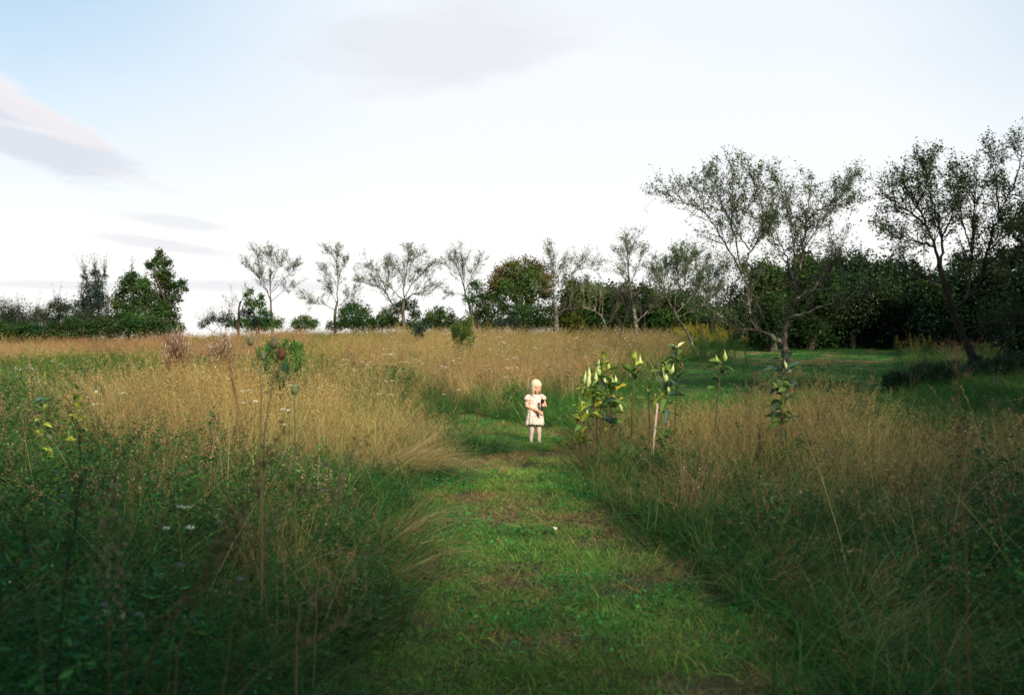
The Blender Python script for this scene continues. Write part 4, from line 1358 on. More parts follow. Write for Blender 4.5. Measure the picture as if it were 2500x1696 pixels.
    hedge = [
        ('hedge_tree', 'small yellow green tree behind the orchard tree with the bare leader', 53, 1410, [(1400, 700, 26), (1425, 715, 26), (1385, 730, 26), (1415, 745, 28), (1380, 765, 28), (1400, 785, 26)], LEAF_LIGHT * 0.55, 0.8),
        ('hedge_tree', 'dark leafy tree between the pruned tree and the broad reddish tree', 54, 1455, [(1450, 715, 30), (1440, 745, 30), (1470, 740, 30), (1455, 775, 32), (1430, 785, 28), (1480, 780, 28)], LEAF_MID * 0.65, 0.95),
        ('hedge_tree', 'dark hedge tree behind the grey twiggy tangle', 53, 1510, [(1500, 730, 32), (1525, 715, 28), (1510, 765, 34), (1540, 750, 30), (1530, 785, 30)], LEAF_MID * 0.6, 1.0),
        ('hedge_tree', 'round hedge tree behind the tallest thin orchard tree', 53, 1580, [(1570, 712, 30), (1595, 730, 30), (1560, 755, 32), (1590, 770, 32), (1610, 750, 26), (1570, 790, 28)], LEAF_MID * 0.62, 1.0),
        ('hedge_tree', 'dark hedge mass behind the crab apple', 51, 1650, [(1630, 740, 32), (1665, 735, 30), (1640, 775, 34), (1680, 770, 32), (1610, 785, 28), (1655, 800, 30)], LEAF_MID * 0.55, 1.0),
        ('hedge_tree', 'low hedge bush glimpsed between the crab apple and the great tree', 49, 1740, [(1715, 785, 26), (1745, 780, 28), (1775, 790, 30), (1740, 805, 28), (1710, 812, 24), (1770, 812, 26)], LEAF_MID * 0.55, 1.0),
    ]
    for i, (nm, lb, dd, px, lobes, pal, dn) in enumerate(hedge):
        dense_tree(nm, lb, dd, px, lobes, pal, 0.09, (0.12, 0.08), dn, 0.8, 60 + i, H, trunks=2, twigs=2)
    for i, (px, py, lb) in enumerate(((1432, 676, 'dark conifer top showing above the yellow green hedge tree'), (1392, 690, 'smaller conifer top beside the orchard leader'))):
        dense_tree('conifer', lb, 66, px, [(px, py, 9), (px - 3, py + 14, 12), (px + 4, py + 28, 15), (px, py + 45, 18), (px, py + 70, 22), (px, py + 95, 24)], LEAF_GREY * 0.45, 0.12, (0.10, 0.03), 1.0, 0.5, 80 + i)
    W = 'dark trees of the wood'
    wood = [
        ('vine covered dark tree just behind the great apple trunk', 44, 1880, [(1870, 665, 38), (1850, 700, 36), (1890, 700, 42), (1865, 745, 44), (1900, 750, 44), (1850, 790, 40), (1890, 800, 46), (1870, 830, 36)], LEAF_MID * 0.50),
        ('domed dark tree of the wood filling the space above the low lawn', 45, 1980, [(1960, 660, 38), (1995, 665, 42), (1945, 700, 44), (1985, 710, 48), (2020, 700, 44), (1960, 755, 50), (2010, 760, 50), (1970, 805, 48), (2020, 810, 46)], LEAF_MID * 0.46),
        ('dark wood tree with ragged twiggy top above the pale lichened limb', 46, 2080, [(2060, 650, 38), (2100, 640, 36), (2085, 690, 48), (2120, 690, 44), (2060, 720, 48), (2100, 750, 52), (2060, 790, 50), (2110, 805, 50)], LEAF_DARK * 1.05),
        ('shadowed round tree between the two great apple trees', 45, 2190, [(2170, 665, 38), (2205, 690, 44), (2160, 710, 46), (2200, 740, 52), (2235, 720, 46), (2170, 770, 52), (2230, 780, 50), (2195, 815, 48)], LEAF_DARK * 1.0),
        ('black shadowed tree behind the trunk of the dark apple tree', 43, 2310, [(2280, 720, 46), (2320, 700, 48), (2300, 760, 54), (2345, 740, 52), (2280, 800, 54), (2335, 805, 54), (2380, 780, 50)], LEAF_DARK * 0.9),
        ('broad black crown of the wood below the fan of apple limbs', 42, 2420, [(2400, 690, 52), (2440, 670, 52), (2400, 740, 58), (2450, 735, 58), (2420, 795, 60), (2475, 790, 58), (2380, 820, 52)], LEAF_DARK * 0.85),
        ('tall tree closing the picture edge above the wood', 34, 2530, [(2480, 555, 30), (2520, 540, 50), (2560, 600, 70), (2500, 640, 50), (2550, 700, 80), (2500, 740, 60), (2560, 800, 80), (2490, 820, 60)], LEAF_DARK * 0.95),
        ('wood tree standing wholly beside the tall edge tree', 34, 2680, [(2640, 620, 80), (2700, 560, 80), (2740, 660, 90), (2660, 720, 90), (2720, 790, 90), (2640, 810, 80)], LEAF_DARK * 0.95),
    ]
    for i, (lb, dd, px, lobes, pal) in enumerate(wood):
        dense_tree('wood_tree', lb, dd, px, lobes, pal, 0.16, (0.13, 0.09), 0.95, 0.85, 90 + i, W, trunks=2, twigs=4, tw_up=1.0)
    dense_tree('undergrowth', 'dark low brush joining the feet of the crest clump', 50, 180,
               [(x_, (826 if x_ < 200 else 806) + ((x_ * 7) % 11) - 5, 24) for x_ in range(-90, 420, 24)] + [(x_, (802 if x_ < 200 else 796) + ((x_ * 11) % 29) - 14, 14 + (x_ * 3) % 11) for x_ in range(-90, 415, 22)],
               LEAF_MID * 0.5, 0.03, (0.10, 0.06), 0.8, 0.05, 130, cat='brush', trunks=0)
    dense_tree('undergrowth', 'thin line of low brush along the crest under the orchard row', 60.5, 1000,
               [(x_, 794 + ((x_ * 7) % 11) - 5, 13 + (x_ * 3) % 8) for x_ in range(560, 1400, 17) if not (680 < x_ < 715 or 770 < x_ < 805)], LEAF_MID * 0.8, 0.02, (0.11, 0.07), 0.8, 0.01, 131, cat='brush', trunks=0)
    # undergrowth of the wood, closing the view under the crowns, and the far wood behind it
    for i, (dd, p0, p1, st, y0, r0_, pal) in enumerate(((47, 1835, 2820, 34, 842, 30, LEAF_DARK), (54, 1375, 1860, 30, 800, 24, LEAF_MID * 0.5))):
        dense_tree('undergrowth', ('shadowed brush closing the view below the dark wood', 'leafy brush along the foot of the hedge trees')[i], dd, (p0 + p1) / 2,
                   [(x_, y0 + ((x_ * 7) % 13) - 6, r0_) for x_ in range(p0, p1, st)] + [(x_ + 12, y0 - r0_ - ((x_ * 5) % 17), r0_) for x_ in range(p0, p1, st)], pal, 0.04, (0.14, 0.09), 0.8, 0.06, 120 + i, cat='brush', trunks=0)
    rng = np.random.default_rng(7)
    far = Acc()
    base = np.array([14.0, 62.0, 2.0])
    lob = []
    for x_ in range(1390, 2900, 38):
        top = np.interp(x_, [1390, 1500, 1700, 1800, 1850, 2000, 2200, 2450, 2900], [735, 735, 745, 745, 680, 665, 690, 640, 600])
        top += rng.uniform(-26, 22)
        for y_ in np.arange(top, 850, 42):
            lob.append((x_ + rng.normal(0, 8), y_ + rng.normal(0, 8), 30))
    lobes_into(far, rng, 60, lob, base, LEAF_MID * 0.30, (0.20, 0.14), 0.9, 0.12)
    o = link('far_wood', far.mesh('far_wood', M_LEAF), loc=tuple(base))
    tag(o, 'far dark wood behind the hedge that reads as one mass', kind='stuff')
    # ---- shrubs standing in the meadow
    blade_shrub('broom_shrub', 'pale green feathery shrub standing alone in the meadow before the leaning tree', 33, 1131, 66, 766, LEAF_LIGHT * 0.6, 101, 2600, w=0.008, tips=LEAF_LIGHT * 0.9)
    blade_shrub('willow_shrub', 'wide dark green feathery shrub in the meadow behind the teasel', 18.5, 684, 130, 818, np.array([[0.036, 0.140, 0.034], [0.055, 0.18, 0.040]]), 102, 5200, w=0.010, tips=LEAF_LIGHT * 0.8)
    blade_shrub('willow_shrub', 'smaller dark feathery clump at the foot of the wide shrub', 15.8, 690, 110, 895, np.array([[0.020, 0.075, 0.030], [0.030, 0.09, 0.035]]), 103, 3000, w=0.008)
    dense_tree('small_shrub', 'small dark blue green shrub in the meadow below the crest bushes', 38, 1022,
               [(1012, 800, 12), (1032, 798, 13), (1022, 812, 14)], np.array([[0.018, 0.05, 0.03], [0.025, 0.06, 0.035]]), 0.02, (0.10, 0.05), 0.9, 0.8, 104, cat='shrub', trunks=2)
    blade_shrub('dry_thistle_clump', 'brown dried thistle clump with pale seed fluff on the rise', 23, 440, 100, 806, BROWN * 1.1, 105, 800, w=0.007, tips=np.array([[0.45, 0.36, 0.30], [0.2, 0.12, 0.09]]), cat='plant')
    blade_shrub('dry_thistle_clump', 'thinner brown thistle clump between the seedy thistles and the wide shrub', 24, 535, 70, 812, BROWN * 1.1, 106, 450, w=0.007, tips=np.array([[0.42, 0.34, 0.28], [0.2, 0.12, 0.09]]), cat='plant')
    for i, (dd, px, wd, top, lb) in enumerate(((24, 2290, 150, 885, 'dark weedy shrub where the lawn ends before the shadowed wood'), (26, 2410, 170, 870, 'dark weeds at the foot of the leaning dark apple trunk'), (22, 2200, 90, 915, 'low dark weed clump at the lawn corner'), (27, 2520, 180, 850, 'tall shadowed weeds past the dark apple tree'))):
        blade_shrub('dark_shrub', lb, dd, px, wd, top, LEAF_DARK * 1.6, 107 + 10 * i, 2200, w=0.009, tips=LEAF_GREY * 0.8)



def shade_trees():
    """unseen trees added round the camera to shade the near grass and one side"""
    src = dense_tree('wood_tree', 'tall unseen tree added behind the camera to shade the grass', 34, 1250,
                     [(1250 + 230 * math.cos(a_) * k_, 500 + 0 * k_ + 190 * math.sin(a_) * k_, 150) for a_, k_ in ((0.3, 1), (1.4, 1), (2.5, 1), (3.7, 1), (4.9, .9), (5.7, .9), (0, 0), (2.0, .5), (5.2, .5))], LEAF_MID * 0.5, 0.2, (0.20, 0.14), 1.0, 0.9, 140, 'unseen trees added round the camera for shade')
    spots = [(-9.5, -3.5, 1.0), (-4.0, -7.5, 1.05), (3.2, -7.5, 1.0), (10.2, -3.8, 0.92), (-14.0, 3.5, 1.0), (13.6, 2.6, 1.0), (14.5, 11.0, 1.15), (20.0, 19.0, 1.1), (27.0, 27.0, 1.15), (0.4, -5.6, 0.9), (-6.5, -2.6, 0.9), (7.4, -10.5, 0.95)]  # out of view, each placed for the shade its crown casts
    kids = list(src.children)
    for i, (x, y, s) in enumerate(spots):
        if i == 0:
            o = src
        else:
            o = src.copy()
            S.collection.objects.link(o)
            o['label'] = 'tall unseen tree added for its shade, ' + ('behind on one hand', 'straight behind', 'behind near the path', 'behind on the other hand', 'abreast of the teasels', 'abreast of the shaded grass', 'level with the straw grass', 'level with the lawn end', 'level with the dark wood', 'close behind the photographer', 'close beside the photographer', 'farther behind the photographer')[i]
            for c in kids:
                c2 = c.copy()
                S.collection.objects.link(c2)
                c2.parent = o
        o.location = (x, y, gz(x, y) - 0.1)
        o.scale = (s * 0.85, s * 0.85, s)
        o.rotation_euler = (0, 0, i * 1.3)


build_trees()
shade_trees()

# ------------------------------------------------------------------ child with microphone
PX0, PD = 1306.0, 14.2


def ellipsoid(acc, c, r, R=None, ns=14, nr=20):
    th = np.linspace(0.001, np.pi - 0.001, ns)
    ph = np.linspace(0, 2 * np.pi, nr, endpoint=False)
    V = np.stack([np.outer(np.sin(th), np.cos(ph)), np.outer(np.sin(th), np.sin(ph)), np.outer(np.cos(th), np.ones(nr))], -1).reshape(-1, 3) * np.asarray(r)
    if R is not None:
        V = V @ np.asarray(R).T
    V = V + np.asarray(c)
    i = np.arange(ns - 1)[:, None] * nr
    j = np.arange(nr)[None]
    F = np.stack([i + j, i + nr + j, i + nr + (j + 1) % nr, i + (j + 1) % nr], -1).reshape(-1, 4)
    acc.add(V, F)


def capsule(acc, p0, r0, p1, r1, k=14):
    p0, p1 = np.asarray(p0, float), np.asarray(p1, float)
    ax = p1 - p0
    L = np.linalg.norm(ax)
    ax = ax / (L + 1e-9)
    a = np.linspace(0.05, np.pi / 2, 5)
    prof = [(r0 * math.sin(t), -r0 * math.cos(t)) for t in a] + [(r1 * math.sin(t), L + r1 * math.cos(t)) for t in a[::-1]]
    q = Vector(ax).to_track_quat('Z', 'Y').to_matrix()
    M = np.eye(4)
    M[:3, :3] = np.array(q)
    M[:3, 3] = p0
    lathe(acc, prof, k, M=M)


def chain(acc, pts, rad):
    for a, b, ra, rb in zip(pts[:-1], pts[1:], rad[:-1], rad[1:]):
        capsule(acc, a, ra, b, rb)


def close_caps(acc):
    pass


def fuse(acc, name, voxel, smooth_it=4):
    """one continuous skin out of the overlapping body forms"""
    me = acc.mesh(name + '_raw', M_PLANT)
    import bmesh
    bm = bmesh.new()
    bm.from_mesh(me)
    bmesh.ops.remove_doubles(bm, verts=bm.verts, dist=1e-5)
    bmesh.ops.holes_fill(bm, edges=bm.edges, sides=40)
    bmesh.ops.recalc_face_normals(bm, faces=bm.faces)
    bm.to_mesh(me)
    bm.free()
    o = link(name + '_raw', me)
    r = o.modifiers.new('r', 'REMESH')
    r.mode = 'VOXEL'
    r.voxel_size = voxel
    s = o.modifiers.new('s', 'SMOOTH')
    s.factor = 0.5
    s.iterations = smooth_it
    dg = bpy.context.evaluated_depsgraph_get()
    out = bpy.data.meshes.new_from_object(o.evaluated_get(dg))
    bpy.data.objects.remove(o)
    out.name = name
    n = len(out.vertices)
    V = np.empty(n * 3)
    out.vertices.foreach_get('co', V)
    out.polygons.foreach_set('use_smooth', np.ones(len(out.polygons), bool))
    return out, V.reshape(-1, 3)


def paint(me, C):
    ca = me.color_attributes.get('col') or me.color_attributes.new('col', 'FLOAT_COLOR', 'POINT')
    if ca.domain != 'POINT' or len(ca.data) != len(C):
        me.color_attributes.remove(ca)
        ca = me.color_attributes.new('col', 'FLOAT_COLOR', 'POINT')
    ca.data.foreach_set('color', np.concatenate([C, np.ones((len(C), 1))], 1).ravel())


def build_child():
    bx = GX(PX0, PD)
    g = gz(bx, PD)
    root = link('person', None, loc=(bx, PD, g))
    root.rotation_euler = (0, 0, 0.20)
    tag(root, 'small blonde child in a floral dress and pale tights standing on the mown path', 'child')
    yaw, pitch, roll = math.radians(22), math.radians(18), math.radians(4)
    hc = np.array([0.010, -0.020, 0.838])
    Rz = np.array([[math.cos(yaw), -math.sin(yaw), 0], [math.sin(yaw), math.cos(yaw), 0], [0, 0, 1]])
    Rx = np.array([[1, 0, 0], [0, math.cos(pitch), -math.sin(pitch)], [0, math.sin(pitch), math.cos(pitch)]])
    HR = Rz @ Rx        # columns: right, back, up of the head

    def H(x, f, u):     # lateral, forward, up
        return hc + HR @ np.array([x, -f, u])
    a = Acc()
    ellipsoid(a, H(0, -0.006, 0.012), (0.074, 0.086, 0.086), HR)
    ellipsoid(a, H(0, 0.022, -0.030), (0.058, 0.056, 0.062), HR)
    ellipsoid(a, H(0.030, 0.048, -0.034), (0.028, 0.024, 0.026), HR)
    ellipsoid(a, H(-0.030, 0.048, -0.034), (0.028, 0.024, 0.026), HR)
    ellipsoid(a, H(0, 0.060, -0.074), (0.022, 0.018, 0.017), HR)
    ellipsoid(a, H(0, 0.079, -0.022), (0.0095, 0.012, 0.010), HR)
    capsule(a, H(0, 0.072, 0.004), 0.006, H(0, 0.082, -0.020), 0.008)
    ellipsoid(a, H(0, 0.073, -0.047), (0.017, 0.010, 0.0055), HR)
    ellipsoid(a, H(0, 0.071, -0.056), (0.014, 0.010, 0.006), HR)
    for s in (-1, 1):
        ellipsoid(a, H(s * 0.074, -0.004, -0.014), (0.008, 0.014, 0.021), HR)
        ellipsoid(a, H(s * 0.029, 0.064, 0.018), (0.022, 0.013, 0.007), HR)
    capsule(a, H(0, -0.012, -0.060), 0.033, (0.000, 0.012, 0.705), 0.036)
    # torso
    ellipsoid(a, (0, 0.008, 0.64), (0.092, 0.062, 0.085))
    ellipsoid(a, (0, 0.004, 0.52), (0.085, 0.066, 0.10))
    ellipsoid(a, (0, 0.010, 0.41), (0.092, 0.070, 0.075))
    # her right arm (toward -x), bent, forearm across the belly
    sh_r, el_r, wr_r = (-0.096, 0.010, 0.675), (-0.122, 0.000, 0.550), (0.028, -0.128, 0.477)
    chain(a, [sh_r, (-0.118, 0.012, 0.61), el_r], [0.034, 0.031, 0.027])
    chain(a, [el_r, (-0.06, -0.052, 0.515), wr_r], [0.028, 0.026, 0.0185])
    # her left arm, elbow out, hand up by the microphone head
    sh_l, el_l, wr_l = (0.100, 0.010, 0.675), (0.145, -0.010, 0.555), (0.133, -0.125, 0.560)
    chain(a, [sh_l, (0.128, 0.005, 0.615), el_l], [0.034, 0.031, 0.027])
    chain(a, [el_l, (0.140, -0.070, 0.560), wr_l], [0.027, 0.024, 0.0185])
    # hands around the microphone
    m0, m1 = np.array([0.060, -0.156, 0.415]), np.array([0.078, -0.164, 0.645])
    ax = (m1 - m0) / np.linalg.norm(m1 - m0)

    def axis_at(z):
        return m0 + ax * (z - m0[2]) / ax[2]

    def hand(wr, zc, start, sgn, rr):
        c = axis_at(zc)
        pd = np.array([math.cos(start), math.sin(start), 0])
        palm = c + pd * (rr + 0.012)
        chain(a, [wr, (np.array(wr) + palm) / 2, palm], [0.0175, 0.018, 0.0165])
        for q in range(4):
            z = zc + (1.5 - q) * 0.0125
            cc = axis_at(z)
            ln = (1.75, 2.15, 2.05, 1.6)[q]
            aa = [start + sgn * t for t in np.linspace(0.15, ln, 5)]
            p = [cc + np.array([math.cos(t), math.sin(t), 0]) * (rr + 0.0065 + (0.004 if n == 0 else 0)) for n, t in enumerate(aa)]
            r_ = [0.0075, 0.0072, 0.0068, 0.0064, 0.0058]
            chain(a, p, r_)
        aa = [start - sgn * t for t in np.linspace(0.1, 1.35, 4)]
        p = [axis_at(zc + 0.008 + 0.006 * n) + np.array([math.cos(t), math.sin(t), 0]) * (rr + 0.008) for n, t in enumerate(aa)]
        chain(a, p, [0.0095, 0.0085, 0.0078, 0.0068])
    hand(wr_r, 0.458, math.radians(185), 1, 0.0165)
    hand(wr_l, 0.572, math.radians(15), -1, 0.0185)
    me, V = fuse(a, 'body', 0.0034, 3)
    n = len(V)
    C = np.tile([0.60, 0.35, 0.235], (n, 1))
    L = (V - hc) @ HR          # lateral, back, up

    def blob(x, f, u, rx, ru, col, k):
        d2 = ((L[:, 0] - x) / rx) ** 2 + ((L[:, 2] - u) / ru) ** 2
        w = (np.exp(-d2) * (L[:, 1] < 0) * k)[:, None]
        C[:] = C * (1 - w) + np.array(col) * w
    blob(0.034, 0, -0.034, 0.018, 0.016, (0.58, 0.22, 0.16), 0.7)
    blob(-0.034, 0, -0.034, 0.018, 0.016, (0.58, 0.22, 0.16), 0.7)
    blob(0, 0, -0.051, 0.015, 0.006, (0.50, 0.13, 0.12), 0.95)
    blob(0, 0, -0.0515, 0.012, 0.0016, (0.20, 0.04, 0.04), 0.9)
    for s in (-1, 1):
        blob(s * 0.029, 0, 0.024, 0.014, 0.0035, (0.40, 0.24, 0.12), 0.8)
        blob(s * 0.029, 0, 0.006, 0.012, 0.0035, (0.30, 0.16, 0.11), 0.7)
        blob(s * 0.006, 0, -0.028, 0.003, 0.002, (0.35, 0.14, 0.10), 0.8)
    hands_w = np.exp(-(np.minimum(np.linalg.norm(V - np.array(wr_r), axis=1), np.linalg.norm(V - np.array(wr_l), axis=1)) / 0.06) ** 2)[:, None] * 0.5
    C[:] = C * (1 - hands_w) + np.array([0.54, 0.27, 0.18]) * hands_w
    paint(me, C)
    me.materials.clear()
    me.materials.append(plain_mat('skin', (1, 1, 1), 0.5, 0.35, 0.06, 40, sss=0.12, attr=True))
    link('body', me, root)
    # eyes, looking down at the microphone
    eye_m = plain_mat('eye', (1, 1, 1), 0.15, 0.6, 0.02, 50, attr=True)
    for s in (-1, 1):
        e = Acc()
        ellipsoid(e, (0, 0, 0), (0.0105, 0.0105, 0.0105), None, 20, 24)
        em = e.mesh('eye', eye_m, True)
        ev = np.empty(len(em.vertices) * 3)
        em.vertices.foreach_get('co', ev)
        ev = ev.reshape(-1, 3) / 0.0105
        look = np.array([0, -0.90, -0.42])
        look /= np.linalg.norm(look)
        dt = ev @ look
        col = np.where(dt[:, None] > 0.93, [0.01, 0.01, 0.01], np.where(dt[:, None] > 0.80, [0.05, 0.10, 0.16], [0.75, 0.72, 0.68]))
        col[ev[:, 2] > -0.12] = (0.48, 0.27, 0.18)
        paint(em, col)
        eo = link('eye', em, root, tuple(H(s * 0.028, 0.0635, 0.006)))
        eo.rotation_euler = Matrix(HR.tolist()).to_euler()
    # tights
    t = Acc()
    for s, kx in ((-1, -0.050), (1, 0.054)):
        chain(t, [(s * 0.046, 0.01, 0.40), (kx, 0.00, 0.285), (kx * 1.02, -0.004, 0.175), (kx * 1.16, 0.010, 0.115), (kx * 1.16, 0.010, 0.045)], [0.052, 0.046, 0.036, 0.033, 0.024])
        chain(t, [(kx * 1.16, 0.018, 0.022), (kx * 1.22, -0.035, 0.020), (kx * 1.28, -0.070, 0.014)], [0.024, 0.022, 0.015])
        ellipsoid(t, (kx, -0.020, 0.178), (0.028, 0.020, 0.026))
    ellipsoid(t, (0, 0.01, 0.41), (0.086, 0.068, 0.06))
    me2, V2 = fuse(t, 'tights', 0.005, 4)
    rs = np.random.RandomState(3)
    rib = 0.5 + 0.5 * np.sin(np.arctan2(V2[:, 1], V2[:, 0] - np.sign(V2[:, 0]) * 0.052) * 26)
    paint(me2, np.array([0.56, 0.45, 0.42]) * (0.86 + 0.14 * rib[:, None]))
    me2.materials.clear()
    me2.materials.append(plain_mat('ribbed_knit', (1, 1, 1), 0.85, 0.1, 0.05, 60, bump=0.2, attr=True))
    link('tights', me2, root)
    # dress
    dm, nt, out = new_mat('floral_cotton')
    tc = nt.add('ShaderNodeTexCoord')
    col = (0.72, 0.66, 0.58, 1)
    cur = None
    for sc, th, c in ((26.0, 0.33, (0.62, 0.20, 0.24, 1)), (33.0, 0.30, (0.72, 0.30, 0.10, 1)), (40.0, 0.28, (0.42, 0.48, 0.18, 1)), (18.0, 0.30, (0.60, 0.34, 0.44, 1)), (36.0, 0.26, (0.06, 0.28, 0.22, 1))):
        vo = nt.add('ShaderNodeTexVoronoi')
        mp = nt.add('ShaderNodeMapping')
        mp.inputs['Location'].default_value = (sc * 0.37, sc * 0.11, sc * 0.73)
        nt.link(tc.outputs['Object'], mp.inputs[0])
        nz = nt.add('ShaderNodeTexNoise')
        nz.inputs['Scale'].default_value = 90
        nt.link(tc.outputs['Object'], nz.inputs['Vector'])
        add = nt.add('ShaderNodeVectorMath', operation='MULTIPLY_ADD')
        nt.link(nz.outputs['Color'], add.inputs[0])
        add.inputs[1].default_value = (0.02, 0.02, 0.02)
        nt.link(mp.outputs[0], add.inputs[2])
        nt.link(add.outputs[0], vo.inputs['Vector'])
        vo.inputs['Scale'].default_value = sc
        m = nt.math('SUBTRACT', 1.0, nt.smooth(vo.outputs['Distance'], th, th + 0.06))
        cur = nt.mix(nt.math('MULTIPLY', m, 0.85), cur if cur is not None else col, c)
    at = nt.add('ShaderNodeAttribute', attribute_name='col')
    sepc = nt.add('ShaderNodeSeparateColor')
    nt.link(at.outputs[0], sepc.inputs[0])
    vo = nt.add('ShaderNodeTexVoronoi')
    vo.inputs['Scale'].default_value = 28
    nt.link(tc.outputs['Object'], vo.inputs['Vector'])
    m = nt.math('MULTIPLY', nt.math('SUBTRACT', 1.0, nt.smooth(vo.outputs['Distance'], 0.38, 0.46)), sepc.outputs[0])
    cur = nt.mix(nt.math('MULTIPLY', m, 0.85), cur, (0.06, 0.32, 0.24, 1))
    p = nt.add('ShaderNodeBsdfPrincipled')
    nt.link(cur, p.inputs['Base Color'])
    p.inputs['Roughness'].default_value = 0.85
    p.inputs['Specular IOR Level'].default_value = 0.1
    nt.link(p.outputs[0], out.inputs[0])
    d = Acc()
    rings = [(0.278, 0.147, 0.104, 1.0), (0.300, 0.142, 0.101, 0.9), (0.36, 0.132, 0.094, 0.75), (0.43, 0.120, 0.087, 0.5), (0.50, 0.109, 0.081, 0.3), (0.57, 0.102, 0.076, 0.15), (0.63, 0.101, 0.072, 0.06), (0.675, 0.099, 0.066, 0.02), (0.700, 0.084, 0.056, 0), (0.716, 0.062, 0.048, 0), (0.722, 0.050, 0.043, 0)]
    k = 72
    th = np.linspace(0, 2 * np.pi, k, endpoint=False)
    V, Cc = [], []
    for z, rx, ry, f in rings:
        w = 1 + f * (0.045 * np.cos(9 * th + 0.6) + 0.035 * np.cos(5 * th + 2.0 + 6 * z) + 0.02 * np.cos(14 * th))
        V.append(np.stack([-0.006 * f + rx * w * np.cos(th), 0.004 + ry * w * np.sin(th) - 0.008 * f, z + 0.006 * f * np.sin(3 * th + 1)], 1))
        Cc.append(np.tile([1.0 if z < 0.32 else 0.0, 0, 0], (k, 1)))
    V = np.concatenate(V)
    i = np.arange(len(rings) - 1)[:, None] * k
    j = np.arange(k)[None]
    F = np.stack([i + j, i + (j + 1) % k, i + k + (j + 1) % k, i + k + j], -1).reshape(-1, 4)
    d.add(V, F, np.concatenate(Cc))
    for s, e in ((-1, (-0.126, 0.008, 0.636)), (1, (0.132, 0.004, 0.640))):
        p0, p1 = np.array([s * 0.070, 0.008, 0.690]), np.array(e)
        tt = np.linspace(0, 1, 6)[:, None]
        pts = p0 * (1 - tt) + p1 * tt + np.array([s * 0.012, 0, 0.014]) * np.sin(np.pi * tt)
        tube(d, pts, np.array([0.030, 0.036, 0.040, 0.042, 0.043, 0.044]), 20, (0, 0, 0), cap=False)
    dme = d.mesh('dress', dm, True)
    do = link('dress', dme, root)
    so = do.modifiers.new('thickness', 'SOLIDIFY')
    so.thickness = 0.003
    # small collar bow and buttons
    b = Acc()
    for q in range(3):
        ellipsoid(b, (0.012, -0.062 - 0.004 * q, 0.690 - 0.028 * q), (0.004, 0.003, 0.004), None, 6, 8)
    link('buttons', b.mesh('buttons', plain_mat('button', (0.25, 0.25, 0.35, 1), 0.4), True), root)
    # hair
    rng = np.random.default_rng(77)
    h = Acc()
    hr = np.array([0.077, 0.089, 0.090])
    n = 900
    seg = 11
    rngl = rng.normal(0, 1, n)
    pal = np.array([[0.64, 0.50, 0.28], [0.72, 0.60, 0.38], [0.46, 0.33, 0.16], [0.78, 0.69, 0.50]])
    for q in range(n):
        phi = rng.uniform(-math.pi, math.pi)                       # 0 = forehead
        fr = abs(phi) < 0.95
        off = 0.97 + 0.07 * rng.random()
        tend = (0.325 + 0.06 * rng.random() + 0.05 * abs(phi)) * math.pi if fr else 0.60 * math.pi
        pts = []
        lat = rng.uniform(0.004, 0.03) * (1 if phi > 0 else -1)
        for t in np.linspace(0, 1, seg):
            if fr:
                thp = 0.03 + (tend + 0.10 * rng.random() * 0) * t
                x = hr[0] * math.sin(thp) * math.sin(phi)
                f = hr[1] * math.sin(thp) * math.cos(phi)
                u = hr[2] * math.cos(thp)
                if t > 0.8:
                    u -= (t - 0.8) * 0.04
                pw = H(x * off, f * off - 0.006, u * off + 0.012)
            else:
                tt = t / 0.55
                if tt <= 1:
                    thp = 0.03 + (tend - 0.03) * tt
                    x = hr[0] * math.sin(thp) * math.sin(phi)
                    f = hr[1] * math.sin(thp) * math.cos(phi)
                    u = hr[2] * math.cos(thp)
                    pw = H(x * off, f * off - 0.006, u * off + 0.012)
                    last = pw
                    ti = t
                else:
                    fall = (t - ti) / (1 - ti)
                    out_ = HR @ np.array([math.sin(phi), -math.cos(phi), 0])
                    out_[2] = 0
                    ln = 0.085 + 0.03 * rngl[q] + 0.012 * math.sin(phi * 7 + q % 5)
                    wob = 0.004 * np.array([math.sin(9 * fall + q), math.cos(8 * fall + 2 * q), 0])
                    pull = np.array([-0.012, -0.010, 0]) if math.sin(phi) < 0 else np.array([0.002, 0.01, 0])
                    pw = last + np.array([0, 0, -ln * fall]) - out_ * 0.020 * fall ** 1.5 + pull * fall + wob * fall
            pts.append(pw)
        pts = np.array(pts)
        T = np.gradient(pts, axis=0)
        C0 = np.cross(T, pts - (hc + np.array([0, 0, -0.02])))
        C0 /= np.linalg.norm(C0, axis=1)[:, None] + 1e-9
        w = 0.0026 * (1 - 0.6 * np.linspace(0, 1, seg) ** 3)[:, None]
        Nn = np.cross(C0, T)
        Nn /= np.linalg.norm(Nn, axis=1)[:, None] + 1e-9
        V = np.stack([pts - C0 * w, pts + Nn * 0.0012, pts + C0 * w], 1).reshape(-1, 3)
        i = np.arange(seg - 1)[:, None] * 3
        j = np.arange(2)[None]
        F = np.stack([i + j, i + j + 1, i + j + 4, i + j + 3], -1).reshape(-1, 4)
        c = pal[rng.integers(0, 4)] * rng.uniform(0.85, 1.12)
        h.add(V, F, c)
    # scalp cap under the strands
    c0 = Acc()
    th = np.linspace(0.001, 0.50 * np.pi, 12)
    ph = np.linspace(0, 2 * np.pi, 32, endpoint=False)
    VV = []
    for tt in th:
        for pp in ph:
            te = tt * (0.78 if math.cos(pp) > 0.45 else 1.18)
            VV.append(H(0.0785 * math.sin(te) * math.sin(pp), 0.0905 * math.sin(te) * math.cos(pp) - 0.006, 0.0905 * math.cos(te) + 0.012))
    i = np.arange(11)[:, None] * 32
    j = np.arange(32)[None]
    F = np.stack([i + j, i + (j + 1) % 32, i + 32 + (j + 1) % 32, i + 32 + j], -1).reshape(-1, 4)
    h.add(np.array(VV), F, (0.60, 0.45, 0.25))
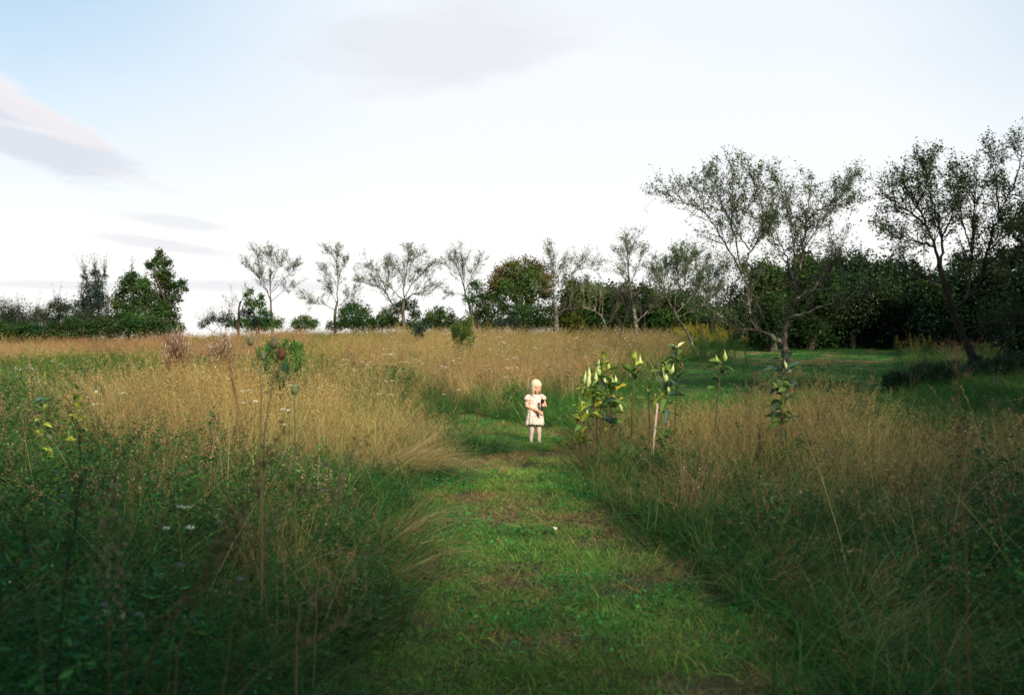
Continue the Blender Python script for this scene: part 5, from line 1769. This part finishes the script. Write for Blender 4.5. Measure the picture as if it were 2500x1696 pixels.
    link('hair', h.mesh('hair', plain_mat('blonde_hair', (1, 1, 1), 0.42, 0.45, 0.12, 60, attr=True), True), root)
    # microphone, held by the child: a thing of its own
    mr = link('microphone', None, loc=(bx + m0[0] * math.cos(0.20) - m0[1] * math.sin(0.20), PD + m0[0] * math.sin(0.20) + m0[1] * math.cos(0.20), g + m0[2]))
    tag(mr, 'black handheld microphone gripped upright in both hands of the child', 'microphone')
    q = Matrix.Rotation(0.20, 3, 'Z').to_quaternion() @ Vector(ax).to_track_quat('Z', 'Y')
    mr.rotation_mode = 'QUATERNION'
    mr.rotation_quaternion = q
    ha = Acc()
    Lm = np.linalg.norm(m1 - m0)
    lathe(ha, [(0.001, 0), (0.0135, 0.001), (0.0155, 0.006), (0.0165, 0.06), (0.0180, Lm - 0.075), (0.0195, Lm - 0.06), (0.020, Lm - 0.055), (0.001, Lm - 0.054)], 20)
    link('handle', ha.mesh('handle', plain_mat('black_plastic', (0.012, 0.011, 0.012, 1), 0.38, 0.5), True), mr)
    hb = Acc()
    lathe(hb, [(0.001, Lm - 0.056), (0.018, Lm - 0.054), (0.0270, Lm - 0.042), (0.0295, Lm - 0.024), (0.0270, Lm - 0.002), (0.018, Lm + 0.010), (0.001, Lm + 0.015)], 24)
    link('head', hb.mesh('head', plain_mat('dark_foam', (0.02, 0.014, 0.013, 1), 0.8, 0.2, 0.6, 350, bump=0.8), True), mr)
    hcn = Acc()
    lathe(hcn, [(0.0202, Lm - 0.060), (0.0230, Lm - 0.058), (0.0230, Lm - 0.050), (0.018, Lm - 0.048)], 24)
    link('collar', hcn.mesh('collar', plain_mat('dark_metal', (0.05, 0.035, 0.03, 1), 0.35, 0.6), True), mr)


build_child()

# ------------------------------------------------------------------ milkweed
def leaf_mesh(name, ln, wd, droop, col, col2, seed):
    rng = np.random.default_rng(seed)
    t = np.linspace(0, 1, 8)
    w = wd * np.sin(np.pi * t ** 0.82) ** 0.75 * 0.5 + 0.002
    V = []
    for i, tt in enumerate(t):
        x = ln * tt
        z = 0.10 * ln * math.sin(tt * 2.2) - droop * ln * tt ** 2
        wav = 0.010 * math.sin(tt * 9 + seed)
        V += [(x, -w[i], z + 0.35 * w[i] + wav), (x, -w[i] * 0.5, z + 0.10 * w[i]), (x, 0, z), (x, w[i] * 0.5, z + 0.10 * w[i]), (x, w[i], z + 0.35 * w[i] - wav)]
    V = np.array(V)
    i = np.arange(7)[:, None] * 5
    j = np.arange(4)[None]
    F = np.stack([i + j, i + j + 1, i + j + 6, i + j + 5], -1).reshape(-1, 4)
    mid = np.abs(np.tile([-1, -0.5, 0, 0.5, 1], 8))
    spot = rng.random(len(V)) ** 3
    C = np.asarray(col)[None] * (1 - spot[:, None]) + np.asarray(col2)[None] * spot[:, None]
    C[mid == 0] = np.asarray(col) * 1.4 + 0.03
    a = Acc()
    a.add(V, F, C)
    return a.mesh(name, M_LEAF, True)


LEAFM = {
    'green': [leaf_mesh('milkweed_leaf', 0.18, 0.074, 0.06 + 0.16 * k, (0.085, 0.17, 0.032), (0.16, 0.22, 0.035), 200 + k) for k in range(4)],
    'blue': [leaf_mesh('milkweed_leaf', 0.20, 0.064, 0.12 + 0.14 * k, (0.055, 0.115, 0.080), (0.05, 0.10, 0.05), 210 + k) for k in range(4)],
    'lime': [leaf_mesh('milkweed_leaf', 0.16, 0.078, 0.15 * k, (0.26, 0.34, 0.045), (0.36, 0.36, 0.03), 220 + k) for k in range(4)],
    'yellow': [leaf_mesh('milkweed_leaf', 0.13, 0.055, 0.2 * k, (0.42, 0.36, 0.03), (0.30, 0.20, 0.03), 230 + k) for k in range(3)],
    'dark': [leaf_mesh('milkweed_leaf', 0.15, 0.050, 0.18 * k, (0.028, 0.055, 0.022), (0.05, 0.05, 0.02), 240 + k) for k in range(3)],
}


def pod_mesh(name, ln, r, col, seed):
    rng = np.random.default_rng(seed)
    prof = [(0.004, 0), (0.55 * r, 0.10 * ln), (0.95 * r, 0.28 * ln), (r, 0.42 * ln), (0.72 * r, 0.58 * ln), (0.36 * r, 0.76 * ln), (0.13 * r, 0.90 * ln), (0.02 * r, ln)]
    a = Acc()
    lathe(a, prof, 12, col)
    V = a.V[0]
    th = np.arctan2(V[:, 1], V[:, 0])
    V[:, :2] *= (1 + 0.06 * np.cos(6 * th) + 0.05 * rng.normal(0, 1, len(V)))[:, None]
    V[:, 0] += 0.30 * ln * (V[:, 2] / ln) ** 2
    C = np.asarray(col)[None] * (0.85 + 0.3 * rng.random((len(V), 1)))
    a.C[0] = C
    return a.mesh(name, M_PLANT, True)


POD = [pod_mesh('pod', 0.135, 0.023, (0.38, 0.46, 0.17), 1), pod_mesh('pod', 0.115, 0.022, (0.42, 0.46, 0.20), 2), pod_mesh('pod', 0.10, 0.020, (0.28, 0.36, 0.10), 3), pod_mesh('pod', 0.10, 0.020, (0.16, 0.07, 0.04), 4)]


def orient(o, loc, direction, roll=0.0, scale=1.0):
    """local +X along direction, local +Z roughly up"""
    x = Vector(direction).normalized()
    up = Vector((0, 0, 1))
    y = up.cross(x)
    if y.length < 1e-3:
        y = Vector((0, 1, 0))
    y.normalize()
    z = x.cross(y)
    R = Matrix((x, y, z)).transposed() @ Matrix.Rotation(roll, 3, 'X')
    o.matrix_local = Matrix.Translation(Vector(loc)) @ R.to_4x4() @ Matrix.Diagonal((scale,) * 3).to_4x4()


def milkweed(label, d, base_px, top, npairs, mix, pods, seed, size=1.0, stem_col=(0.075, 0.034, 0.024), leaf_from=0.5, wilt=()):
    rng = np.random.default_rng(seed)
    bx = GX(base_px, d)
    base = np.array([bx, d, gz(bx, d)])
    T = P(top[0], top[1], d + rng.normal(0, 0.05)) - base
    root = link('milkweed', None, loc=tuple(base))
    tag(root, label, 'milkweed plant', 'milkweeds beside the path')
    mid = T * np.array([0.5, 0.5, 0.5]) + np.array([rng.normal(0, 0.02), rng.normal(0, 0.02), 0])
    pts = resample([np.array([0, 0, -0.05]), mid, T], 12)
    a = Acc()
    t = np.linspace(0, 1, 12)[:, None]
    tube(a, pts, np.linspace(0.0115, 0.0065, 12) * size, 7, np.asarray(stem_col) * (1 - t) + (np.asarray(stem_col) * 0.6 + np.array([0.04, 0.06, 0.015])) * t)
    link('stem', a.mesh('stem', M_PLANT, True), root)
    keys, w = list(mix.keys()), np.array(list(mix.values()), float)
    w /= w.sum()
    az = rng.random() * 3
    npairs = int(npairs * 1.6 + 0.5)
    for i in range(npairs):
        u = leaf_from + (1 - leaf_from) * (i + 0.3) / npairs
        f = u * 11
        k = min(int(f), 10)
        p = pts[k] + (pts[k + 1] - pts[k]) * (f - k)
        az += math.pi / 2 + rng.normal(0, 0.25)
        for s in (0, math.pi):
            if rng.random() < 0.03:
                continue
            kind = keys[rng.choice(len(keys), p=w)]
            me = LEAFM[kind][rng.integers(0, len(LEAFM[kind]))]
            o = link('leaf', me, root)
            aa = az + s + rng.normal(0, 0.2)
            el = -0.1 + 0.7 * u ** 2 + rng.normal(0, 0.38)
            orient(o, p, (math.cos(aa), math.sin(aa), math.tan(el)), rng.normal(0, 0.5), size * 1.22 * (0.72 + 0.35 * rng.random()) * (1.0 if u < 0.9 else 0.8))
    for (px, py, dx, dz, k, sc) in pods:
        q = P(px, py, d + rng.normal(0, 0.03)) - base
        o = link('pod', POD[k], root)
        v = Vector((dx, rng.normal(0, 0.25), dz)).normalized()
        o.matrix_local = Matrix.Translation(Vector(q)) @ v.to_track_quat('Z', 'X').to_matrix().to_4x4() @ Matrix.Diagonal((sc * size * 1.3,) * 3).to_4x4()
        # stalk from the stem to the pod
        j = np.argmin(np.linalg.norm(pts - q, axis=1))
        b = Acc()
        tube(b, resample([pts[j], (pts[j] + q) / 2 + np.array([0, 0, -0.01]), q], 5), np.full(5, 0.0035), 5, (0.20, 0.24, 0.08))
        link('pod_stalk', b.mesh('pod_stalk', M_PLANT, True), root)


def build_milkweeds():
    milkweed('milkweed at the path corner with a pair of pale pods spread like a V', 11.8, 1441, (1432, 930), 4, {'lime': 3, 'green': 2, 'yellow': 1}, [(1432, 945, -0.32, 1, 0, 1.15), (1433, 945, 0.42, 1, 0, 1.1), (1424, 968, -0.15, 1, 2, 1.0)], 301, leaf_from=0.72)
    milkweed('short milkweed closest to the path edge with one brown pod', 11.3, 1427, (1417, 977), 5, {'green': 2, 'lime': 3}, [(1410, 1035, -0.1, 1, 3, 1.0), (1432, 1020, 0.2, 1, 1, 0.9)], 302, 0.8, leaf_from=0.45)
    milkweed('milkweed crowded between the corner plant and the tall leafy one', 12.0, 1452, (1444, 900), 5, {'lime': 3, 'green': 3, 'yellow': 1}, [(1440, 925, -0.3, 1, 1, 1.0), (1452, 935, 0.35, 1, 0, 0.9)], 320, leaf_from=0.5)
    milkweed('leafy milkweed filling the gap below the slim three podded one', 12.3, 1492, (1488, 925), 5, {'green': 4, 'lime': 2}, [(1494, 940, 0.2, 1, 2, 0.9)], 321, leaf_from=0.45)
    milkweed('tall leafy milkweed with broad top leaves and one fat pale pod', 12.2, 1466, (1472, 868), 7, {'green': 4, 'blue': 2, 'lime': 2, 'yellow': 0.5}, [(1463, 918, -0.25, 1, 0, 1.15), (1483, 905, 0.4, 1, 2, 0.9)], 303, 1.1, leaf_from=0.45)
    milkweed('yellowing milkweed half hidden behind the tall leafy one', 12.5, 1460, (1455, 915), 4, {'yellow': 2, 'lime': 3, 'green': 2}, [(1447, 945, -0.3, 1, 1, 0.9), (1474, 940, 0.3, 1, 1, 0.9)], 304, leaf_from=0.6)
    milkweed('wilting milkweed with a curled brown stem and drooping yellow pods', 12.7, 1514, (1503, 926), 4, {'yellow': 1, 'dark': 2, 'green': 2}, [(1502, 940, 0.1, 1, 1, 0.9), (1513, 985, 0.1, -1, 2, 1.0)], 305, leaf_from=0.55)
    milkweed('slim milkweed with three upright pods at its tip, next to the leafy pair', 12.8, 1541, (1551, 872), 3, {'green': 2, 'lime': 2, 'dark': 1}, [(1549, 905, -0.05, 1, 2, 1.2), (1560, 897, 0.30, 1, 0, 1.0), (1541, 920, -0.15, 1, 1, 0.95)], 306, leaf_from=0.78)
    milkweed('small milkweed with two hanging pale pods near the wooden stake', 12.9, 1583, (1582, 945), 2, {'green': 1}, [(1581, 960, -0.05, 1, 1, 0.8), (1598, 970, 0.1, 1, 1, 0.8)], 307, 0.8, leaf_from=0.8)
    milkweed('blue leaved milkweed carrying a bright pod at eye height, behind the stake', 12.6, 1625, (1624, 885), 7, {'blue': 3, 'green': 3, 'lime': 2}, [(1625, 935, 0.05, 1, 0, 1.15), (1637, 912, 0.5, 0.8, 1, 0.9), (1632, 960, -0.1, 1, 2, 0.9)], 308, 1.05, leaf_from=0.48)
    milkweed('tallest milkweed with a pale pod lying flat on its crown', 13.3, 1641, (1654, 836), 6, {'dark': 2, 'green': 4, 'blue': 2}, [(1640, 845, 1, 0.03, 1, 1.25), (1664, 898, 0.2, 1, 3, 0.8)], 309, 1.05, leaf_from=0.6)
    milkweed('lone milkweed leaning over the straw grass with few dark leaves', 12.6, 1741, (1762, 872), 3, {'green': 3, 'dark': 2}, [(1768, 883, 0.3, 1, 2, 1.2), (1752, 884, -0.4, 0.8, 2, 0.8)], 310, 1.0, leaf_from=0.68)
    milkweed('full milkweed with tiers of bluish drooping leaves before the great tree trunk', 11.9, 1902, (1912, 876), 9, {'blue': 5, 'green': 4}, [(1918, 900, 0.1, 1, 1, 0.7)], 311, 1.05, leaf_from=0.42)
    milkweed('second stem of bluish milkweed crossing behind the full one', 12.1, 1921, (1906, 930), 5, {'blue': 4, 'green': 4}, [], 312, 1.0, leaf_from=0.45)
    milkweed('low young milkweed with fresh green leaves in the straw below the stake', 11.6, 1617, (1616, 1045), 4, {'green': 5}, [], 313, 0.8, (0.06, 0.10, 0.03), leaf_from=0.5)
    milkweed('young milkweed with lime tip among the weeds far over in the green', 10.4, 190, (192, 945), 6, {'lime': 4, 'green': 2}, [], 314, 0.7, (0.07, 0.10, 0.03), leaf_from=0.5)
    milkweed('young bluish milkweed beside the lime tipped one', 10.4, 108, (106, 960), 7, {'blue': 3, 'lime': 2}, [], 315, 0.7, (0.07, 0.10, 0.03), leaf_from=0.4)


build_milkweeds()


# ------------------------------------------------------------------ wooden stake, teasels, stalks
def build_small():
    d = 12.4
    b = P(1590, 1075, d)
    b[2] = gz(b[0], d)
    t = P(1605, 984, d)
    a = Acc()
    v = t - b
    side = np.array([0.014, 0.0, 0.0])
    dep = np.array([0.0, 0.012, 0.0])
    pts = []
    for s, k in ((-0.12, 1.0), (0.35, 1.0), (0.92, 1.0), (1.0, 0.82)):
        c = v * s
        pts += [c - side * k - dep * k, c + side * k - dep * k, c + side * k + dep * k, c - side * k + dep * k]
    pts = np.array(pts)
    F = []
    for r in range(3):
        for j in range(4):
            F.append((r * 4 + j, r * 4 + (j + 1) % 4, r * 4 + 4 + (j + 1) % 4, r * 4 + 4 + j))
    F.append((12, 13, 14, 15))
    a.add(pts, F)
    o = link('wooden_stake', a.mesh('wooden_stake', bark_mat('weathered_wood', (0.36, 0.28, 0.23, 1), (0.52, 0.43, 0.36, 1), 60)), loc=tuple(b))
    tag(o, 'leaning pale weathered wooden stake among the milkweeds', 'stake')

    def teasel(label, dd, base, stem, heads, seed, colour=(0.36, 0.27, 0.12)):
        rng = np.random.default_rng(seed)
        bp = P(base[0], base[1], dd)
        bp[2] = gz(bp[0], dd)
        root = link('teasel', None, loc=tuple(bp))
        tag(root, label, 'teasel', 'teasels')
        a = Acc()
        sp = np.array([P(x, y, dd) for x, y in stem])
        sp[0] = bp + np.array([0, 0, -0.05])
        tube(a, resample(sp, 14) - bp, np.linspace(0.0052, 0.0036, 14), 6, np.asarray(colour) * 0.75)
        for (hx, hy, fx, fy, sc, col) in heads:
            hp, fp = P(hx, hy, dd + rng.normal(0, 0.04)), P(fx, fy, dd)
            neck = hp - np.array([0, 0, 0.032 * sc])
            mid = (fp + neck) / 2 + (neck - fp)[0] * np.array([0.22, 0, 0])
            tube(a, resample([fp, mid, neck], 8) - bp, np.linspace(0.0042, 0.003, 8), 5, colour)
            h = Acc()
            k = 14
            prof = [(0.003, -0.030), (0.014, -0.026), (0.020, -0.012), (0.0205, 0.002), (0.017, 0.018), (0.011, 0.030), (0.001, 0.035)]
            lathe(h, prof, k, col)
            # spiny surface
            n = 260
            u = rng.random(n)
            ph = rng.random(n) * 6.283
            z = -0.028 + 0.062 * u
            r = np.interp(z, [p[1] for p in prof], [p[0] for p in prof])
            c = np.stack([r * np.cos(ph), r * np.sin(ph), z], 1)
            od = np.stack([np.cos(ph), np.sin(ph), np.full(n, 0.45)], 1)
            sd = np.stack([-np.sin(ph), np.cos(ph), np.zeros(n)], 1) * 0.0011
            V = np.stack([c - sd, c + sd, c + od * 0.009], 1).reshape(-1, 3)
            h.add(V, np.arange(n * 3).reshape(n, 3), np.asarray(col) * 1.15)
            ho = link('head', h.mesh('head', M_PLANT, False), root, tuple(hp - bp))
            ho.scale = (sc, sc, sc)
            b2 = Acc()
            for q in range(6):
                an = q * 1.05 + rng.random()
                t_ = np.linspace(0, 1, 6)[:, None]
                dv = np.array([math.cos(an), math.sin(an), 0])
                pp = dv * (0.010 + 0.034 * np.sin(t_ * 1.7)) + np.array([0, 0, 1]) * (-0.030 + 0.055 * t_ ** 1.6)
                tube(b2, pp, np.linspace(0.0011, 0.0005, 6), 3, colour)
            bo = link('bracts', b2.mesh('bracts', M_PLANT), ho)
        link('stem', a.mesh('stem', M_PLANT, True), root)
    br, gy = (0.22, 0.095, 0.045), (0.26, 0.23, 0.13)
    teasel('tall teasel holding one brown and two grey heads above the grass', 4.9, (636, 1235), [(636, 1235), (643, 1120), (655, 1000), (668, 925)],
           [(687, 864, 671, 915, 1.0, br), (669, 838, 668, 925, 0.85, gy)], 401)
    teasel('thin teasel with a grey green head next to the tall one', 5.6, (640, 1230), [(640, 1230), (637, 1080), (638, 960), (634, 915)],
           [(612, 833, 634, 915, 0.85, (0.24, 0.25, 0.11)), (642, 870, 636, 930, 0.75, (0.20, 0.26, 0.12))], 402, (0.30, 0.27, 0.12))
    teasel('short green teasel half buried in the grass', 5.6, (722, 1230), [(722, 1230), (720, 1080), (719, 1000)],
           [(718, 952, 719, 1000, 0.85, (0.24, 0.30, 0.12))], 403, (0.16, 0.22, 0.08))

    # tall single stalks close to the camera
    def stalk(label, dd, pl, r, col, seed, plume=0, pcol=BROWN * 1.3, cat='stalk', leaves=0, branches=0, bl=0.25):
        rng = np.random.default_rng(seed)
        pts = np.array([P(x, y, dd) for x, y in pl])
        g0 = gz(pts[0, 0], dd)
        if pts[0, 2] > g0:
            pts = np.concatenate([[[pts[0, 0] - 0.5 * (pts[1, 0] - pts[0, 0]), dd, g0 - 0.05]], pts])
        base = pts[0].copy()
        base[2] = gz(base[0], dd)
        root = link('dry_stalk', None, loc=tuple(base))
        tag(root, label, cat, 'tall dry stalks near the camera')
        a = Acc()
        sp = resample(pts, 16)
        sp[1:-1] += rng.normal(0, 0.003, sp[1:-1].shape)
        col = np.asarray(col) * 0.75
        pcol = np.asarray(pcol) * 0.9
        r = r * 0.85
        tube(a, sp - base, np.linspace(r, r * 0.4, 16), 6, col)
        link('stem', a.mesh('stem', M_PLANT, True), root)
        f = Acc()
        if branches:
            s1, t1, L1 = side_shoots(rng, sp, branches, 0.55, bl, 0.5, 0.3, 6)
            tubes(f, s1 - base, np.full((branches, 6), r * 0.35) * (1 - 0.5 * np.linspace(0, 1, 6)), 4, col)
            q = np.repeat(s1[:, 2:].reshape(-1, 3), 5, 0)
            q = q + rng.normal(0, 0.008, q.shape)
            quads(f, rng, q - base, 0.0, 0.012, 0.006, pick(rng, np.asarray(pcol), len(q), 0.2))
        if plume:
            u = 1 - 0.28 * rng.random(plume) ** 1.2
            ii = np.clip((u * 15).astype(int), 0, 14)
            c = sp[ii] + (sp[ii + 1] - sp[ii]) * (u * 15 - ii)[:, None] + rng.normal(0, 0.012, (plume, 3))
            quads(f, rng, c - base, 0.0, 0.020, 0.007, pick(rng, np.asarray(pcol), plume, 0.2))
        if leaves:
            u = 0.15 + 0.6 * rng.random(leaves)
            ii = np.clip((u * 15).astype(int), 0, 14)
            quads(f, rng, sp[ii] - base, 0.3, 0.10, 0.010, pick(rng, GREEN, leaves, 0.2) if leaves > 8 else GREEN)
        if f.V:
            link('seed_head', f.mesh('seed_head', M_LEAF), root)['kind'] = 'stuff'
    tanc, redc = (0.32, 0.24, 0.11), (0.15, 0.075, 0.045)
    pale = np.array([[0.42, 0.33, 0.20], [0.36, 0.27, 0.16]])
    stalk('long tan stalk leaning up to a brown fluffy tip below the teasels', 2.6, [(430, 1640), (500, 1450), (600, 1240), (640, 1110), (700, 1040)], 0.0042, tanc, 501, 120, BROWN * 1.4)
    stalk('leaning stalk with woolly seed head, parallel to the long tan one', 2.4, [(350, 1680), (440, 1480), (540, 1330), (560, 1240)], 0.0045, (0.20, 0.15, 0.07), 502, 110, BROWN * 1.5)
    stalk('thin straight reddish stalk rising from the dark corner grass', 2.5, [(305, 1700), (300, 1500), (285, 1300), (278, 1180)], 0.0034, (0.20, 0.12, 0.07), 503, 40, pale)
    stalk('pale upright grass stem beside the thin reddish stalk', 2.7, [(270, 1700), (262, 1500), (255, 1350), (250, 1260)], 0.0030, tanc, 504, 60, pale)
    stalk('golden seed stem leaning toward the path', 4.2, [(780, 1360), (815, 1240), (850, 1130), (880, 1060)], 0.0035, (0.44, 0.34, 0.15), 505, 110, pale)
    stalk('pale thin stem crossing the path edge diagonally', 3.6, [(1010, 1500), (1090, 1330), (1140, 1180), (1230, 1050)][0:4], 0.0022, (0.36, 0.34, 0.22), 506, 30, pale)
    stalk('dark forked weed stalk with short side branches near the picture edge', 3.2, [(150, 1500), (190, 1240), (195, 1120), (190, 1030)], 0.0045, (0.055, 0.05, 0.03), 507, 0, GREEN, branches=14, bl=0.22)
    stalk('drooping straw stem arching over the nettly weeds', 3.4, [(560, 1560), (640, 1330), (720, 1200), (800, 1190), (840, 1230)], 0.003, (0.36, 0.26, 0.12), 508, 70, pale)
    stalk('stout broken stem lying across dark grass', 3.6, [(730, 1500), (760, 1460), (812, 1422)], 0.010, (0.34, 0.25, 0.14), 509)
    stalk('tallest single stalk rising through the dark wood edge', 3.0, [(2365, 1600), (2355, 1300), (2345, 1050), (2330, 830)], 0.0042, (0.22, 0.14, 0.06), 510, 60, BROWN)
    stalk('thin stalk close beside the tallest single one', 3.0, [(2340, 1640), (2330, 1400), (2325, 1230)], 0.0035, (0.22, 0.14, 0.06), 511, 40, BROWN)
    stalk('dark arching dead stem bending across the shaded grass', 3.2, [(1900, 1560), (1960, 1480), (1930, 1380), (1870, 1320)][0:4], 0.0035, (0.07, 0.05, 0.035), 512, 40, BROWN)
    stalk('cluster stem with red brown bobbles in the dark grass', 3.4, [(2300, 1560), (2270, 1350), (2200, 1180)], 0.0035, redc, 513, 0, BROWN * 1.2, branches=10, bl=0.3)
    for i, (bx_, by_, tx_, ty_, lb_) in enumerate(((1449, 1110, 1452, 975, 'bare brown stem in the thick of the milkweed clump, closest to its middle'), (1478, 1100, 1486, 960, 'thin bare stem behind the tall leafy milkweed'), (1500, 1095, 1496, 985, 'short bare stem under the wilting milkweed'), (1436, 1150, 1428, 1030, 'dark bare stem at the front of the milkweed clump'), (1462, 1120, 1470, 1010, 'crooked bare stem low in the milkweed clump'))):
        stalk(lb_, 12.0 + 0.12 * i, [(bx_, by_), ((bx_ + tx_) / 2 + 3, (by_ + ty_) / 2), (tx_, ty_)], 0.008, redc, 530 + i, 24, BROWN, branches=3, bl=0.12)
    stalk('dark dry weed stem between the leaning milkweed and the full one', 12.2, [(1830, 1100), (1832, 1000), (1836, 915)], 0.006, redc, 514, 60, BROWN * 0.7, branches=8, bl=0.2)
    stalk('thin black weed stem under the full milkweed', 9.6, [(1842, 1185), (1850, 1120), (1853, 1050)], 0.005, (0.06, 0.04, 0.03), 515, 0, BROWN * 0.6, branches=10, bl=0.2)
    stalk('reddish wiry stalk before the tall straw grass, far from the path', 7.5, [(1960, 1240), (1975, 1120), (2000, 1000)], 0.004, redc, 516, 50, BROWN)
    stalk('brown dock spike in the meadow beyond the tuft', 13.0, [(1045, 1080), (1040, 1020), (1042, 990)], 0.006, redc, 517, 160, BROWN)
    stalk('second brown dock spike nearer the child', 13.2, [(1168, 1090), (1166, 1040), (1164, 1000)], 0.006, redc, 518, 160, BROWN)
    stalk('twisted dark brown dock left standing in mid meadow'.replace('left ', ''), 10.5, [(575, 1060), (580, 985), (566, 930), (560, 880)], 0.007, (0.12, 0.06, 0.035), 519, 220, BROWN, branches=6, bl=0.2)

    # mounded green tuft beside the child
    rng = np.random.default_rng(61)
    d0 = 13.3
    cx = GX(1170, d0)
    c = Acc()
    for q in range(34):
        a1 = Acc()
        ang = rng.random() * 6.283
        rr = 0.34 * math.sqrt(rng.random())
        blades(a1, rng, 60, 0.10, 0.36, 0.25, 0.007, 0.30, 0.9, 6, GREEN * 0.9, GREEN, az=ang, azs=0.6)
        off = np.array([rr * math.cos(ang), 0.6 * rr * math.sin(ang), -0.35 * rr ** 2])
        c.add(a1.V[0] + off, a1.F[0], a1.C[0])
    o = link('grass_tuft', c.mesh('grass_tuft', M_LEAF), loc=(cx, d0, gz(cx, d0)))
    tag(o, 'mounded dark green grass tuft bulging onto the path beside the child', 'grass tuft')
    d0 = 11.0
    cx = GX(1000, d0)
    c = Acc()
    for q in range(22):
        a1 = Acc()
        ang = rng.random() * 6.283
        rr = 0.36 * math.sqrt(rng.random())
        blades(a1, rng, 55, 0.10, 0.32, 0.25, 0.006, 0.35, 1.2, 6, GREEN * 0.8, GREEN, az=0.0 + 0.5 * math.cos(ang), azs=0.9)
        off = np.array([rr * math.cos(ang), 0.6 * rr * math.sin(ang), 0])
        c.add(a1.V[0] + off, a1.F[0], a1.C[0])
    o = link('grass_tuft', c.mesh('grass_tuft', M_LEAF), loc=(cx, d0, gz(cx, d0)))
    tag(o, 'smaller dark grass tuft under the fallen straw sheaf', 'grass tuft')

    # fluffy seeds and a pale petal on the path
    def fluff(label, px, py, dd, s, seed, cat='seed fluff', name='seed_fluff'):
        r = np.random.default_rng(seed)
        a = Acc()
        k = 90
        dv = r.normal(0, 1, (k, 3))
        dv /= np.linalg.norm(dv, axis=1)[:, None]
        L = s * (0.5 + 0.5 * r.random(k))[:, None]
        sd = np.cross(dv, r.normal(0, 1, (k, 3)))
        sd = sd / np.linalg.norm(sd, axis=1)[:, None] * 0.0012
        V = np.stack([-sd, sd, dv * L * np.array([1, 1, 0.6]) + sd, dv * L * np.array([1, 1, 0.6]) - sd], 1).reshape(-1, 3)
        a.add(V * 0.6, np.arange(k * 4).reshape(k, 4), (0.36, 0.37, 0.37))
        b = P(px, py, dd)
        o = link(name, a.mesh(name, M_LEAF), loc=tuple(b))
        tag(o, label, cat, 'white seed fluffs caught in the grass')
    fl = [(795, 1133, 3.9, 0.035, 'white wisp of seed fluff caught below the teasels'), (366, 1165, 3.9, 0.022, 'small white fluff hanging over the bright green weeds'), (142, 1152, 3.4, 0.018, 'upper fluff of the pair by the dark forked weed'),
          (153, 1209, 3.2, 0.020, 'lower grey fluff on the dark forked weed'), (535, 1275, 3.3, 0.022, 'grey fluff beside the woolly seed head'), (442, 1378, 2.9, 0.026, 'large torn fluff between the two leaning stalks'), (587, 1412, 2.9, 0.024, 'fluff below the drooping straw stem'),
          (255, 1475, 2.7, 0.018, 'fluff low down next to the thin reddish stalk'), (338, 1497, 2.7, 0.016, 'lowest bright fluff in the dark grass')]
    for i, (px, py, dd, s, lb) in enumerate(fl):
        fluff(lb, px, py, dd, s, 700 + i)
    dd = 8.15
    x0 = GX(1355, dd)
    a = Acc()
    t = np.linspace(0, 2 * np.pi, 9)[:-1]
    V = np.stack([0.022 * np.cos(t), 0.017 * np.sin(t), 0.008 * np.cos(2 * t)], 1)
    V = np.concatenate([V, [[0, 0, 0.012]]])
    a.add(V, [(i, (i + 1) % 8, 8) for i in range(8)], (0.62, 0.60, 0.52))
    o = link('white_petal', a.mesh('white_petal', M_PLANT, True), loc=(x0, dd, gz(x0, dd) + 0.055))
    o.rotation_euler = (0.6, 0.2, 0.4)
    tag(o, 'small white petal lying alone on the mown path', 'petal')


build_small()
